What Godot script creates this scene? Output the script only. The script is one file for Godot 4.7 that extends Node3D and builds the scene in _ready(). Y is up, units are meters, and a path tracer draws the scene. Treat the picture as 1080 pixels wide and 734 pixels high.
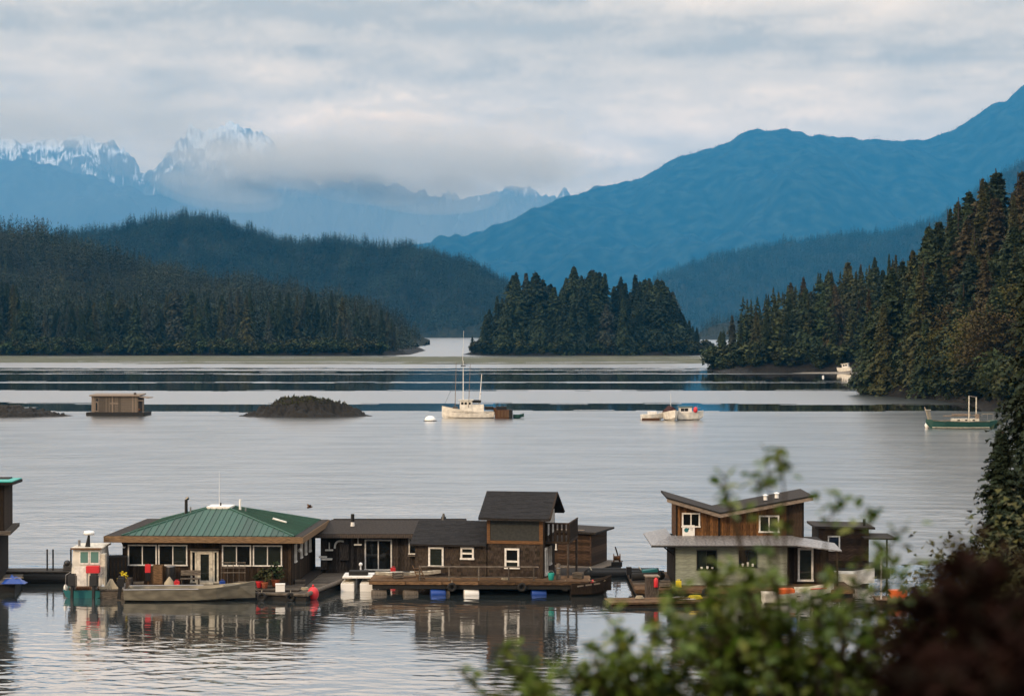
extends Node3D
# A sheltered inlet with float houses in front, wooded islands and hazy mountains behind.
# Metres, y up, the sea at y = 0. The camera stands on the bank 16 m above the water and looks along -z.

var cam: Camera3D
var rng := RandomNumberGenerator.new()
var taken := {}
var mats := {}
var meshes := {}
var nz := FastNoiseLite.new()

func _ready() -> void:
	rng.seed = 71
	nz.seed = 5
	nz.noise_type = FastNoiseLite.TYPE_SIMPLEX
	nz.frequency = 1.0
	nz.fractal_octaves = 4
	set_camera()
	set_sky()
	set_sun()
	make_materials()
	make_terrain()
	make_clouds()
	make_water()
	make_forest()
	make_houses()
	make_boats()
	make_small_things()
	make_foreground()

func set_camera() -> void:
	cam = Camera3D.new()
	cam.name = "camera"
	cam.position = Vector3(0, 16, 0)
	cam.rotation_degrees.x = -0.557
	cam.fov = 19.285
	cam.near = 0.5
	cam.far = 60000.0
	var lens := CameraAttributesPhysical.new()
	lens.frustum_focal_length = 85.0
	lens.frustum_focus_distance = 135.0
	lens.exposure_aperture = 2.2
	lens.frustum_near = 0.5
	lens.frustum_far = 60000.0
	cam.attributes = lens
	add_child(cam)
	cam.fov = 19.285
	cam.current = true

func set_sky() -> void:
	var e := Environment.new()
	e.background_mode = Environment.BG_SKY
	e.tonemap_mode = Environment.TONE_MAPPER_LINEAR
	e.tonemap_exposure = 1.10
	e.sdfgi_enabled = true
	e.ssao_enabled = true
	e.ssil_enabled = true
	var s := PanoramaSkyMaterial.new()
	s.panorama = ImageTexture.create_from_image(cloud_sky())
	var sky := Sky.new()
	sky.sky_material = s
	e.sky = sky
	e.fog_enabled = true
	e.fog_density = 0.000038
	e.fog_light_color = Color(0.045, 0.43, 0.95).linear_to_srgb()
	e.volumetric_fog_enabled = true
	e.volumetric_fog_density = 0.0
	var w := WorldEnvironment.new()
	w.name = "environment"
	w.environment = e
	add_child(w)

func set_sun() -> void:
	var sun := DirectionalLight3D.new()
	sun.name = "sun"
	sun.light_energy = 0.85
	sun.light_angular_distance = 9.0
	sun.light_color = Color(1.0, 0.86, 0.68)
	sun.shadow_enabled = true
	add_child(sun)
	sun.look_at_from_position(Vector3(-52, 34, 50), Vector3.ZERO)

# An even layer of stratus: brighter overhead, warm towards the horizon, with long streaks and a few thin places.
func cloud_sky() -> Image:
	var w := 4096
	var h := 2048
	var im := Image.create(w, h, false, Image.FORMAT_RGBF)
	var a := FastNoiseLite.new()
	a.seed = 11
	a.noise_type = FastNoiseLite.TYPE_SIMPLEX
	a.frequency = 0.55
	a.fractal_octaves = 5
	a.fractal_gain = 0.52
	a.domain_warp_enabled = true
	a.domain_warp_amplitude = 1.2
	a.domain_warp_frequency = 0.4
	var b := FastNoiseLite.new()
	b.seed = 23
	b.noise_type = FastNoiseLite.TYPE_SIMPLEX
	b.frequency = 0.9
	b.fractal_octaves = 3
	im.fill(Color(0.30, 0.29, 0.28))
	var rim := Color(1.64, 1.14, 0.70)
	var low := Color(1.06, 0.755, 0.475)
	var high := Color(0.77, 0.715, 0.665)
	var y := 0
	while y < h / 2 + 2:
		# finer towards the horizon, where the clouds lie edge on
		var cell := 8 if y < h * 0.3 else (4 if y < h * 0.41 else 1)
		var el := PI * (0.5 - (y + cell * 0.5) / h)
		var sy := sin(maxf(el, 0.0))
		var k := smoothstep(0.0, 0.42, sy)
		var lum := 1.0 + 2.0 * sy
		var e := smoothstep(0.0, 0.15, sy)
		for i in w / cell:
			var az := TAU * ((i + 0.5) * cell / w - 0.5)
			var d := Vector3(sin(az) * cos(el), sy, -cos(az) * cos(el))
			var p := Vector3(d.x, 0, d.z) / (sy + 0.07)
			var n := a.get_noise_3d(p.x * 0.8, 0.0, p.z * 0.8)
			var m := b.get_noise_3d(d.x * 5.0, sy * 26.0, d.z * 5.0)
			var f := b.get_noise_3d(d.x * 22.0, sy * 80.0, d.z * 22.0)
			var t := 0.75 * n + 0.45 * m + 0.22 * f
			t = t * (1.0 + 0.5 * absf(t))
			var c := rim.lerp(low, e).lerp(high, k) * lum * (1.0 + 0.52 * clampf(t, -0.8, 0.9))
			c = Color(c.r * (1.0 + 0.10 * t), c.g * (1.0 + 0.02 * t), c.b * (1.0 - 0.06 * t))
			if cell == 1:
				im.set_pixel(i, y, c)
			else:
				im.fill_rect(Rect2i(i * cell, y, cell, cell), c)
		y += cell
	return im

func make_materials() -> void:
	grain(mat("far_forest", Color(0.034, 0.046, 0.032), 0.95, 0, 0.2), 0.02, 0.35, 1.0, Vector3(0.0008, 0.0004, 0.0008), 2)
	grain(mat("forest_floor", Color(0.026, 0.030, 0.021), 0.95, 0, 0.2), 0.02, 0.6, 1.0, Vector3.ONE * 0.01, 3)
	grain(mat("shore", Color(0.026, 0.022, 0.017), 0.9, 0, 0.3), 0.03, 0.45, 1.0, Vector3.ONE * 0.08, 4)
	mat("snow_rock", Color(1, 1, 1), 0.9, 0, 0.3).vertex_color_use_as_albedo = true
	grain(mat("tidal_flat", Color(0.120, 0.125, 0.078), 0.9, 0, 0.3), 0.02, 0.6, 1.0, Vector3(0.01, 0.01, 0.03), 53)
	grain(mat("sand", Color(0.30, 0.27, 0.23), 0.95, 0, 0.2), 0.02, 0.7, 1.0, Vector3.ONE * 0.05, 54)
	var up := Vector3(2.2, 0.25, 2.2)
	var lev := Vector3(0.25, 2.2, 2.2)
	for k in 3:
		var t: float = [0.65, 1.0, 1.45][k]
		grain(mat("brown_board_%d" % k, Color(0.050, 0.033, 0.021) * t, 0.85, 0, 0.3), 0.03, 0.55, 1.0, up, 10 + k, 0.4)
		grain(mat("grey_board_%d" % k, Color(0.082, 0.066, 0.055) * t, 0.88, 0, 0.3), 0.03, 0.45, 1.0, up, 13 + k, 0.4)
		grain(mat("plank_%d" % k, Color(0.185, 0.110, 0.058) * t, 0.85, 0, 0.3), 0.03, 0.45, 1.0, lev, 16 + k, 0.4)
		grain(mat("grey_plank_%d" % k, Color(0.165, 0.140, 0.115) * t, 0.88, 0, 0.3), 0.03, 0.45, 1.0, lev, 19 + k, 0.4)
		grain(mat("sage_board_%d" % k, Color(0.275, 0.305, 0.245) * (0.92 + 0.08 * k), 0.7, 0, 0.4), 0.03, 0.75, 1.0, lev, 22 + k, 0.2)
		grain(mat("shed_board_%d" % k, Color(0.070, 0.042, 0.026) * t, 0.85, 0, 0.3), 0.03, 0.5, 1.0, lev, 25 + k, 0.4)
		grain(mat("green_sheet_%d" % k, Color(0.014, 0.068, 0.046) * (0.8 + 0.2 * k), 0.5, 0, 0.45), 0.03, 0.8, 1.0, Vector3.ONE * 0.6, 28 + k, 0.0, 3)
		grain(mat("cedar_board_%d" % k, Color(0.205, 0.098, 0.036) * t, 0.8, 0, 0.3), 0.03, 0.5, 1.0, up, 31 + k, 0.4)
	var sh := grain(mat("wall_shingle", Color(0.092, 0.070, 0.054), 0.9, 0, 0.3), 0.04, 0.5, 1.0, up, 34)
	sh.vertex_color_use_as_albedo = true
	sh = grain(mat("roof_shingle", Color(0.026, 0.026, 0.029), 0.85, 0, 0.35), 0.04, 0.6, 1.0, Vector3.ONE, 35)
	sh.vertex_color_use_as_albedo = true
	grain(mat("roof_felt", Color(0.045, 0.038, 0.034), 0.9, 0, 0.3), 0.04, 0.55, 1.0, Vector3.ONE * 0.5, 36)
	grain(mat("roof_metal", Color(0.34, 0.33, 0.33), 0.45, 0.4, 0.5), 0.03, 0.65, 1.0, Vector3(0.6, 0.6, 0.3), 37)
	grain(mat("tan_fascia", Color(0.260, 0.165, 0.090), 0.8, 0, 0.35), 0.03, 0.6, 1.0, lev, 38)
	grain(mat("brown_trim", Color(0.200, 0.100, 0.042), 0.8, 0, 0.35), 0.03, 0.6, 1.0, lev, 39)
	grain(mat("pale_fascia", Color(0.300, 0.240, 0.190), 0.8, 0, 0.35), 0.03, 0.6, 1.0, lev, 40)
	grain(mat("slate_panel", Color(0.036, 0.039, 0.037), 0.8, 0, 0.4), 0.02, 0.8, 1.0, Vector3.ONE * 0.7, 41)
	grain(mat("dark_wall", Color(0.022, 0.017, 0.013), 0.9, 0, 0.3), 0.03, 0.6, 1.0, Vector3.ONE, 42)
	grain(mat("white_trim", Color(0.80, 0.78, 0.74), 0.55, 0, 0.45), 0.02, 0.82, 1.0, Vector3.ONE * 0.6, 43)
	grain(mat("cream_paint", Color(0.66, 0.62, 0.52), 0.5, 0, 0.45), 0.02, 0.75, 1.0, Vector3.ONE * 0.5, 44)
	grain(mat("white_hull", Color(0.74, 0.71, 0.64), 0.4, 0, 0.5), 0.012, 0.86, 1.0, Vector3.ONE * 0.3, 45, 0.0, 2)
	mat("dark_glass", Color(0.006, 0.007, 0.007), 0.06, 0, 0.42)
	mat("reflect_tint_glass", Color(0.014, 0.018, 0.015), 0.05, 0, 0.6)  # paler green-grey pane colour, painted in for a greenish reflection
	mat("green_glass", Color(0.10, 0.20, 0.18), 0.08, 0, 0.6)
	grain(mat("aluminium", Color(0.24, 0.22, 0.17), 0.55, 0.3, 0.5), 0.012, 0.72, 1.0, Vector3(0.25, 0.6, 0.6), 46, 0.0, 2)
	mat("grey_metal", Color(0.28, 0.28, 0.29), 0.4, 0.7, 0.5)
	mat("black_plastic", Color(0.010, 0.010, 0.011), 0.35, 0, 0.5)
	grain(mat("black_float", Color(0.016, 0.015, 0.014), 0.75, 0, 0.4), 0.03, 0.5, 1.0, Vector3.ONE * 0.8, 47)
	mat("white_plastic", Color(0.72, 0.72, 0.70), 0.4, 0, 0.5)
	mat("red_plastic", Color(0.52, 0.022, 0.030), 0.45, 0, 0.5)
	mat("blue_plastic", Color(0.010, 0.050, 0.26), 0.4, 0, 0.5)
	mat("teal_paint", Color(0.010, 0.115, 0.130), 0.5, 0, 0.45)
	mat("teal_roof", Color(0.020, 0.300, 0.260), 0.5, 0, 0.45)
	mat("yellow_cloth", Color(0.58, 0.46, 0.03), 0.8, 0, 0.3)
	mat("orange_plastic", Color(0.50, 0.10, 0.02), 0.5, 0, 0.4)
	mat("terracotta", Color(0.30, 0.090, 0.045), 0.85, 0, 0.3)
	mat("rope", Color(0.30, 0.26, 0.19), 0.9, 0, 0.3)
	mat("sea_green_paint", Color(0.010, 0.058, 0.048), 0.45, 0, 0.5)
	grain(mat("rust", Color(0.16, 0.075, 0.035), 0.9, 0, 0.3), 0.04, 0.4, 1.0, Vector3.ONE * 0.9, 48)
	grain(mat("canvas_dark", Color(0.050, 0.018, 0.016), 0.9, 0, 0.3), 0.03, 0.7, 1.0, Vector3.ONE, 49)
	grain(mat("wet_rock", Color(0.017, 0.014, 0.010), 0.8, 0, 0.4), 0.04, 0.4, 1.0, Vector3.ONE * 0.35, 50, 3.0)
	grain(mat("moss", Color(0.070, 0.076, 0.026), 0.95, 0, 0.2), 0.05, 0.5, 1.0, Vector3.ONE * 0.5, 51, 3.0)

func trio(called: String) -> Array:
	return [mats[called + "_0"], mats[called + "_1"], mats[called + "_2"]]

# ---------- helpers ----------
func numbered(called: String) -> String:
	var n: int = taken.get(called, 0)
	taken[called] = n + 1
	return called if n == 0 else "%s_%03d" % [called, n]

func tag(o: Node, label := "", category := "", group := "", kind := "") -> Node:
	if label: o.set_meta("label", label)
	if category: o.set_meta("category", category)
	if group: o.set_meta("group", group)
	if kind: o.set_meta("kind", kind)
	return o

func thing(called: String, label: String, category: String, at := Vector3.ZERO, turn := 0.0, group := "") -> Node3D:
	var o := Node3D.new()
	o.name = numbered(called)
	add_child(o)
	o.position = at
	o.rotation.y = turn
	tag(o, label, category, group)
	return o

func obj(called: String, mesh: Mesh, m: Material, parent: Node = null, at := Vector3.ZERO, rot := Vector3.ZERO) -> MeshInstance3D:
	var o := MeshInstance3D.new()
	o.mesh = mesh
	o.material_override = m
	o.position = at
	o.rotation = rot
	if parent == null:
		o.name = numbered(called)
		add_child(o)
	else:
		o.name = called
		parent.add_child(o, true)
	return o

func mat(called: String, c: Color, rough := 0.8, metal := 0.0, spec := 0.5) -> StandardMaterial3D:
	var m := StandardMaterial3D.new()
	m.resource_name = called
	m.albedo_color = c.linear_to_srgb()
	m.roughness = rough
	m.metallic = metal
	m.metallic_specular = spec
	mats[called] = m
	return m

# a colour map of grain or patches that multiplies the base colour, laid on in the object's own metres
func grain(m: StandardMaterial3D, freq: float, lo: float, hi: float, scale: Vector3, sd := 1, bump := 0.0, octaves := 4) -> StandardMaterial3D:
	var key := "grain %f %f %f %d %d" % [freq, lo, hi, sd, octaves]
	if not meshes.has(key):
		var n := FastNoiseLite.new()
		n.seed = sd
		n.noise_type = FastNoiseLite.TYPE_SIMPLEX
		n.frequency = freq
		n.fractal_octaves = octaves
		var t := NoiseTexture2D.new()
		t.width = 256
		t.height = 256
		t.seamless = true
		t.noise = n
		var g := Gradient.new()
		g.set_color(0, Color(lo, lo, lo))
		g.set_color(1, Color(hi, hi, hi))
		t.color_ramp = g
		meshes[key] = t
	m.albedo_texture = meshes[key]
	if bump > 0.0:
		m.heightmap_enabled = true
		m.heightmap_texture = meshes[key]
		m.heightmap_scale = bump
	m.uv1_triplanar = true
	m.uv1_scale = scale
	m.uv1_triplanar_sharpness = 4.0
	return m

class Sheet:
	# triangles gathered into one mesh; front faces run clockwise
	var v := PackedVector3Array()
	var n := PackedVector3Array()
	var c := PackedColorArray()
	var tint := Color.WHITE
	func tri(a: Vector3, b: Vector3, d: Vector3) -> void:
		var q := (d - a).cross(b - a).normalized()
		for p in [a, b, d]:
			v.append(p); n.append(q); c.append(tint)
	func quad(a: Vector3, b: Vector3, d: Vector3, e: Vector3) -> void:
		tri(a, b, d)
		tri(a, d, e)
	func box(at: Vector3, size: Vector3, turn := Basis.IDENTITY) -> void:
		var x := turn.x * size.x * 0.5
		var y := turn.y * size.y * 0.5
		var z := turn.z * size.z * 0.5
		quad(at - x + y + z, at + x + y + z, at + x - y + z, at - x - y + z)
		quad(at + x + y - z, at - x + y - z, at - x - y - z, at + x - y - z)
		quad(at + x + y + z, at + x + y - z, at + x - y - z, at + x - y + z)
		quad(at - x + y - z, at - x + y + z, at - x - y + z, at - x - y - z)
		quad(at - x + y - z, at + x + y - z, at + x + y + z, at - x + y + z)
		quad(at - x - y + z, at + x - y + z, at + x - y - z, at - x - y - z)
	func tube(a: Vector3, b: Vector3, ra: float, rb: float, sides := 8, caps := true) -> void:
		var d := (b - a).normalized()
		var s := d.cross(Vector3.UP if absf(d.y) < 0.95 else Vector3.RIGHT).normalized()
		var t := d.cross(s)
		for i in sides:
			var p := s * cos(TAU * i / sides) + t * sin(TAU * i / sides)
			var q := s * cos(TAU * (i + 1) / sides) + t * sin(TAU * (i + 1) / sides)
			quad(a + q * ra, a + p * ra, b + p * rb, b + q * rb)
			if caps:
				tri(b, b + q * rb, b + p * rb)
				tri(a, a + p * ra, a + q * ra)
	func done(colored := false) -> ArrayMesh:
		var arr := []
		arr.resize(Mesh.ARRAY_MAX)
		arr[Mesh.ARRAY_VERTEX] = v
		arr[Mesh.ARRAY_NORMAL] = n
		if colored:
			arr[Mesh.ARRAY_COLOR] = c
		var m := ArrayMesh.new()
		m.add_surface_from_arrays(Mesh.PRIMITIVE_TRIANGLES, arr)
		return m

# a rectangular grid of points as one smooth mesh
func grid_mesh(pts: PackedVector3Array, nu: int, nv: int, cols := PackedColorArray()) -> ArrayMesh:
	var nor := PackedVector3Array()
	nor.resize(pts.size())
	for j in nv:
		for i in nu:
			var a := pts[j * nu + mini(i + 1, nu - 1)] - pts[j * nu + maxi(i - 1, 0)]
			var b := pts[mini(j + 1, nv - 1) * nu + i] - pts[maxi(j - 1, 0) * nu + i]
			var q := a.cross(b).normalized()
			nor[j * nu + i] = q if q.y >= 0.0 else -q
	var idx := PackedInt32Array()
	for j in nv - 1:
		for i in nu - 1:
			var k := j * nu + i
			idx.append_array([k, k + nu, k + 1, k + 1, k + nu, k + nu + 1])
	var arr := []
	arr.resize(Mesh.ARRAY_MAX)
	arr[Mesh.ARRAY_VERTEX] = pts
	arr[Mesh.ARRAY_NORMAL] = nor
	if cols.size():
		arr[Mesh.ARRAY_COLOR] = cols
	arr[Mesh.ARRAY_INDEX] = idx
	var m := ArrayMesh.new()
	m.add_surface_from_arrays(Mesh.PRIMITIVE_TRIANGLES, arr)
	return m

func along(table: Array, x: float) -> float:
	# smooth value of a table of Vector2(x, value)
	if x <= table[0].x: return table[0].y
	for i in table.size() - 1:
		if x <= table[i + 1].x:
			var a: Vector2 = table[maxi(i - 1, 0)]
			var b: Vector2 = table[i]
			var c: Vector2 = table[i + 1]
			var d: Vector2 = table[mini(i + 2, table.size() - 1)]
			return lerpf(cubic_interpolate(b.y, c.y, a.y, d.y, (x - b.x) / (c.x - b.x)), lerpf(b.y, c.y, (x - b.x) / (c.x - b.x)), 0.5)
	return table[-1].y

func rnd(a: float, b: float) -> float:
	return rng.randf_range(a, b)

# ---------- the setting: mountains, hills, shores ----------
class Ridge:
	var table: Array
	var front: float      # distance of the foot that faces the camera
	var crest: float
	var back: float
	var rough: float      # height of gullies and spurs
	var grainy: float     # length of a spur
	var sd: float
	var host
	func height(x: float, v: float) -> Vector3:
		# v runs from the front foot (0) over the crest (1) to the back foot (2)
		var z := lerpf(front, crest, v) if v <= 1.0 else lerpf(crest, back, v - 1.0)
		var h: float = host.along(table, x)
		var s := pow(v, 0.85) if v <= 1.0 else pow(2.0 - v, 1.3)
		var n1: float = host.nz.get_noise_3d(x / grainy, v * 1.4, sd)
		var n2: float = host.nz.get_noise_3d(x / grainy * 4.0, z / grainy * 4.0, sd + 7.0)
		var mid := 4.0 * v * (2.0 - v) * absf(1.0 - v) if v < 2.0 else 0.0
		var y := h * s + rough * (n1 * mid + 0.16 * n2 * s)
		return Vector3(x, y - 0.6, -z - rough * 0.6 * n1 * mid)

func ridge(table: Array, front: float, crest: float, back: float, rough: float, grainy: float, sd: float, k := 1.0) -> Ridge:
	# k: the survey was taken at another scale
	var r := Ridge.new()
	r.table = table.map(func(p): return Vector2(p.x * k, 16.0 + (p.y - 16.0) * k))
	r.front = front * k; r.crest = crest * k; r.back = back * k
	r.rough = rough * k; r.grainy = grainy * k; r.sd = sd; r.host = self
	return r

func ridge_mesh(r: Ridge, nu: int, nv: int) -> ArrayMesh:
	var pts := PackedVector3Array()
	var x0: float = r.table[0].x
	var x1: float = r.table[-1].x
	for j in nv:
		for i in nu:
			pts.append(r.height(lerpf(x0, x1, float(i) / (nu - 1)), 1.5 * j / (nv - 1)))
	return grid_mesh(pts, nu, nv)

var hill_left: Ridge
var hill_near: Ridge
var hill_right: Ridge
var hill_low: Ridge
var peak_right: Ridge

# bare rock above the forest with snow lying in patches high up
func snow_mesh(r: Ridge, nu: int, nv: int) -> ArrayMesh:
	var pts := PackedVector3Array()
	var cols := PackedColorArray()
	var x0: float = r.table[0].x
	var x1: float = r.table[-1].x
	for j in nv:
		for i in nu:
			var p := r.height(lerpf(x0, x1, float(i) / (nu - 1)), 1.5 * j / (nv - 1))
			var q := p / 1.75
			var crag := 1.0 - 2.0 * absf(nz.get_noise_3d(q.x * 0.003, q.y * 0.004, q.z * 0.003))
			p.y += 60.0 * crag * smoothstep(1500.0, 2500.0, p.y) * smoothstep(-1900.0, -3200.0, p.x)
			pts.append(p)
			var s := q.y + 380.0 * nz.get_noise_3d(q.x * 0.004 + 9.0, q.y * 0.007, q.z * 0.002) + 360.0 * nz.get_noise_3d(q.x * 0.017, q.y * 0.026, q.z * 0.014)
			cols.append(Color(0.70, 0.71, 0.73) if s > 1345.0 else (Color(0.075, 0.08, 0.08) if s > 1120.0 else Color(0.034, 0.046, 0.032)))
	return grid_mesh(pts, nu, nv, cols)

func structure(called: String, mesh: Mesh, m: Material) -> MeshInstance3D:
	var o := obj(called, mesh, m)
	o.set_meta("kind", "structure")
	return o

# rows of shoreline (distance, x) of the wooded land on the right
const SHORE := [Vector2(150, 140), Vector2(250, 118), Vector2(330, 104), Vector2(411, 97), Vector2(455, 95), Vector2(490, 86), Vector2(520, 92), Vector2(540, 112), Vector2(560, 150), Vector2(640, 168), Vector2(715, 150), Vector2(738, 118), Vector2(755, 86), Vector2(785, 75), Vector2(815, 80), Vector2(845, 105), Vector2(900, 210)]

func land_right(x: float, d: float) -> float:
	var xs := along(SHORE, d)
	var n := nz.get_noise_2d(x * 0.02, d * 0.02)
	var q := x - xs + n * 5.0
	if q < 0.0:
		return maxf(q * 0.12, -1.5)
	var far := smoothstep(560.0, 740.0, d)
	return minf(1.2, q * 0.25) + lerpf(26.0, 9.0, far) * (1.0 - exp(-q / lerpf(55.0, 70.0, far))) + n * 1.2 * minf(1.0, q * 0.1) + 0.4 * nz.get_noise_2d(x * 0.3, d * 0.3)

func island_h(x: float, d: float, cx: float, cd: float, rx: float, rd: float, top: float) -> float:
	var a := atan2((d - cd) / rd, (x - cx) / rx)
	var edge := 1.0 + 0.10 * nz.get_noise_2d(cos(a) * 1.3 + cx, sin(a) * 1.3)
	var q := 1.0 - Vector2((x - cx) / rx, (d - cd) / rd).length() / edge
	if q < 0.0:
		return q * 6.0
	return minf(q * rx * 0.3, 1.6) + top * smoothstep(0.0, 0.7, q) + 0.35 * nz.get_noise_2d(x * 0.25, d * 0.25)

func patch(x0: float, x1: float, d0: float, d1: float, nu: int, nv: int, f: Callable) -> ArrayMesh:
	var pts := PackedVector3Array()
	for j in nv:
		for i in nu:
			var x := lerpf(x0, x1, float(i) / (nu - 1))
			var d := lerpf(d0, d1, float(j) / (nv - 1))
			pts.append(Vector3(x, f.call(x, d), -d))
	return grid_mesh(pts, nu, nv)

# camera bank: falls to the water 75 m out
func bank_h(x: float, d: float) -> float:
	var y := 14.4 - 0.205 * d if d > 0.0 else 14.4 - 0.11 * d - 1.5 * smoothstep(0.0, -30.0, d)
	y += 0.35 * nz.get_noise_2d(x * 0.15, d * 0.15) * clampf(absf(d) * 0.1, 0.0, 1.0)
	return maxf(y, -1.5) + maxf(0.0, x - 16.0 - d * 0.10) * 0.05

# eelgrass flat laid bare by the tide, just clear of the water, with ragged edges
func flat_h(x: float, d: float) -> float:
	var mid := 1.0 - absf(d - 1035.0) / 128.0
	return 0.22 * mid + 0.30 * nz.get_noise_2d(x * 0.006, d * 0.03) + 0.1 * nz.get_noise_2d(x * 0.04, d * 0.1) - 0.02 - 0.25 * smoothstep(180.0, 330.0, x)

func left_shore_h(x: float, d: float) -> float:
	# low wooded shore at the left, ending in a point
	var front := 1185.0 + 12.0 * nz.get_noise_2d(x * 0.01, 3.0) + maxf(0.0, x + 95.0) * 1.3
	var q := minf(d - front, (-62.0 - x) * 1.5)
	if q < 0.0:
		return maxf(q * 0.1, -1.5)
	return minf(q * 0.3, 1.4) + 9.0 * (1.0 - exp(-q / 90.0)) + 0.4 * nz.get_noise_2d(x * 0.2, d * 0.2)

func make_terrain() -> void:
	peak_right = ridge([Vector2(-1880, 185), Vector2(-1231, 411), Vector2(-907, 530), Vector2(-648, 602), Vector2(-389, 640), Vector2(-130, 684), Vector2(130, 820), Vector2(389, 930), Vector2(648, 995), Vector2(907, 1060), Vector2(1167, 1189), Vector2(1361, 1267), Vector2(1491, 1293), Vector2(1588, 1351), Vector2(1685, 1377), Vector2(1880, 1364), Vector2(2204, 1332), Vector2(2593, 1299), Vector2(2755, 1286), Vector2(2981, 1364), Vector2(3176, 1494), Vector2(3370, 1591), Vector2(3500, 1700), Vector2(3824, 1740), Vector2(4278, 1643), Vector2(5574, 1351)], 10500, 14000, 15400, 230, 1100, 1, 1.45)
	structure("mountain_wooded_ridge", ridge_mesh(peak_right, 420, 60), mats.far_forest)
	var lf := ridge([Vector2(-5833, 1300), Vector2(-4444, 1420), Vector2(-3750, 1266), Vector2(-3333, 1197), Vector2(-2917, 1085), Vector2(-2500, 967), Vector2(-2153, 835), Vector2(-1667, 599), Vector2(-833, 197)], 12500, 15000, 15900, 320, 900, 2, 1.75)
	structure("mountain_shoulder", ridge_mesh(lf, 300, 50), mats.far_forest)
	var lb := ridge([Vector2(-6100, 1144), Vector2(-4650, 1360), Vector2(-3920, 1452), Vector2(-3630, 1430), Vector2(-3270, 1462), Vector2(-2980, 1400), Vector2(-2790, 1180), Vector2(-2650, 1330), Vector2(-2470, 1520), Vector2(-2210, 1560), Vector2(-2020, 1530), Vector2(-1860, 1440), Vector2(-1650, 1220), Vector2(-1520, 1135), Vector2(-1160, 1148), Vector2(-800, 1076), Vector2(-435, 1030), Vector2(-145, 1050), Vector2(36, 1090), Vector2(254, 1040), Vector2(580, 894), Vector2(1160, 422)], 14200, 15700, 16500, 420, 520, 3, 1.75)
	structure("mountain_snow_peaks", snow_mesh(lb, 900, 110), mats.snow_rock)
	hill_left = ridge([Vector2(-994, 91), Vector2(-725, 111), Vector2(-644, 145), Vector2(-591, 150), Vector2(-510, 164), Vector2(-450, 173), Vector2(-409, 166), Vector2(-362, 145), Vector2(-309, 133), Vector2(-228, 134), Vector2(-148, 129), Vector2(-81, 109), Vector2(-27, 88), Vector2(7, 70), Vector2(27, 37), Vector2(35, 8)], 2500, 2900, 3100, 26, 130, 4, 1.35)
	structure("hill_behind_left_shore", ridge_mesh(hill_left, 160, 50), mats.forest_floor)
	hill_near = ridge([Vector2(-739, 109), Vector2(-563, 114), Vector2(-475, 107), Vector2(-440, 100), Vector2(-405, 90), Vector2(-361, 74), Vector2(-299, 59), Vector2(-211, 46), Vector2(-158, 34), Vector2(-106, 17), Vector2(-79, 4)], 1420, 1900, 2100, 16, 110, 5)
	structure("hill_near_left_shore", ridge_mesh(hill_near, 140, 50), mats.forest_floor)
	hill_right = ridge([Vector2(289, 6), Vector2(361, 136), Vector2(481, 185), Vector2(626, 221), Vector2(794, 245), Vector2(963, 257), Vector2(1083, 293), Vector2(1204, 375), Vector2(1300, 447), Vector2(1469, 536), Vector2(1830, 584)], 4300, 5200, 5700, 50, 260, 6, 1.6)
	structure("hill_behind_right_shore", ridge_mesh(hill_right, 160, 50), mats.forest_floor)
	hill_low = ridge([Vector2(255, 0), Vector2(271, 8), Vector2(292, 20), Vector2(319, 27), Vector2(361, 28), Vector2(431, 21), Vector2(520, 14)], 2750, 3000, 3150, 4, 90, 8)
	structure("hill_low_headland", ridge_mesh(hill_low, 60, 24), mats.forest_floor)
	structure("shore_right", patch(60, 420, 150, 900, 150, 260, land_right), mats.shore)
	structure("shore_left", patch(-560, -40, 1150, 1460, 200, 120, left_shore_h), mats.shore)
	structure("island_wooded", patch(-40, 136, 1165, 1290, 130, 90, func(x, d): return island_h(x, d, 48.0, 1228.0, 73.0, 46.0, 7.0)), mats.shore)
	structure("bank_under_camera", patch(-110, 120, -130, 84, 120, 140, bank_h), mats.shore)
	structure("tidal_flat", patch(-420, 330, 905, 1172, 160, 40, flat_h), mats.tidal_flat)
	structure("sand_spit", patch(96, 156, 716, 742, 50, 20, func(x, d): return 0.32 - 0.0022 * pow(d - 729.0, 2.0) - 0.0006 * pow(x - 126.0, 2.0) + 0.15 * nz.get_noise_2d(x * 0.1, d * 0.1)), mats.sand)

# ---------- the sea: one sheet of bands, smooth or ruffled by the wind ----------
func wave_texture(freq: float, sd: int, strength: float, octaves: int) -> NoiseTexture2D:
	var n := FastNoiseLite.new()
	n.seed = sd
	n.noise_type = FastNoiseLite.TYPE_SIMPLEX
	n.frequency = freq
	n.fractal_octaves = octaves
	var t := NoiseTexture2D.new()
	t.width = 1024
	t.height = 1024
	t.seamless = true
	t.as_normal_map = true
	t.bump_strength = strength
	t.noise = n
	return t

func water_material(called: String, waves: NoiseTexture2D, tile: Vector2, k: float, rough: float, film: float) -> StandardMaterial3D:
	var m := mat(called, Color(0.026, 0.034, 0.036), rough, 0.0, 1.0)
	m.normal_enabled = true
	m.normal_texture = waves
	m.normal_scale = k
	m.uv1_triplanar = true
	m.uv1_world_triplanar = true
	m.uv1_scale = Vector3(1.0 / tile.x, 1.0, 1.0 / tile.y)
	m.clearcoat_enabled = true
	m.clearcoat = 1.0
	m.clearcoat_roughness = film
	return m

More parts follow.
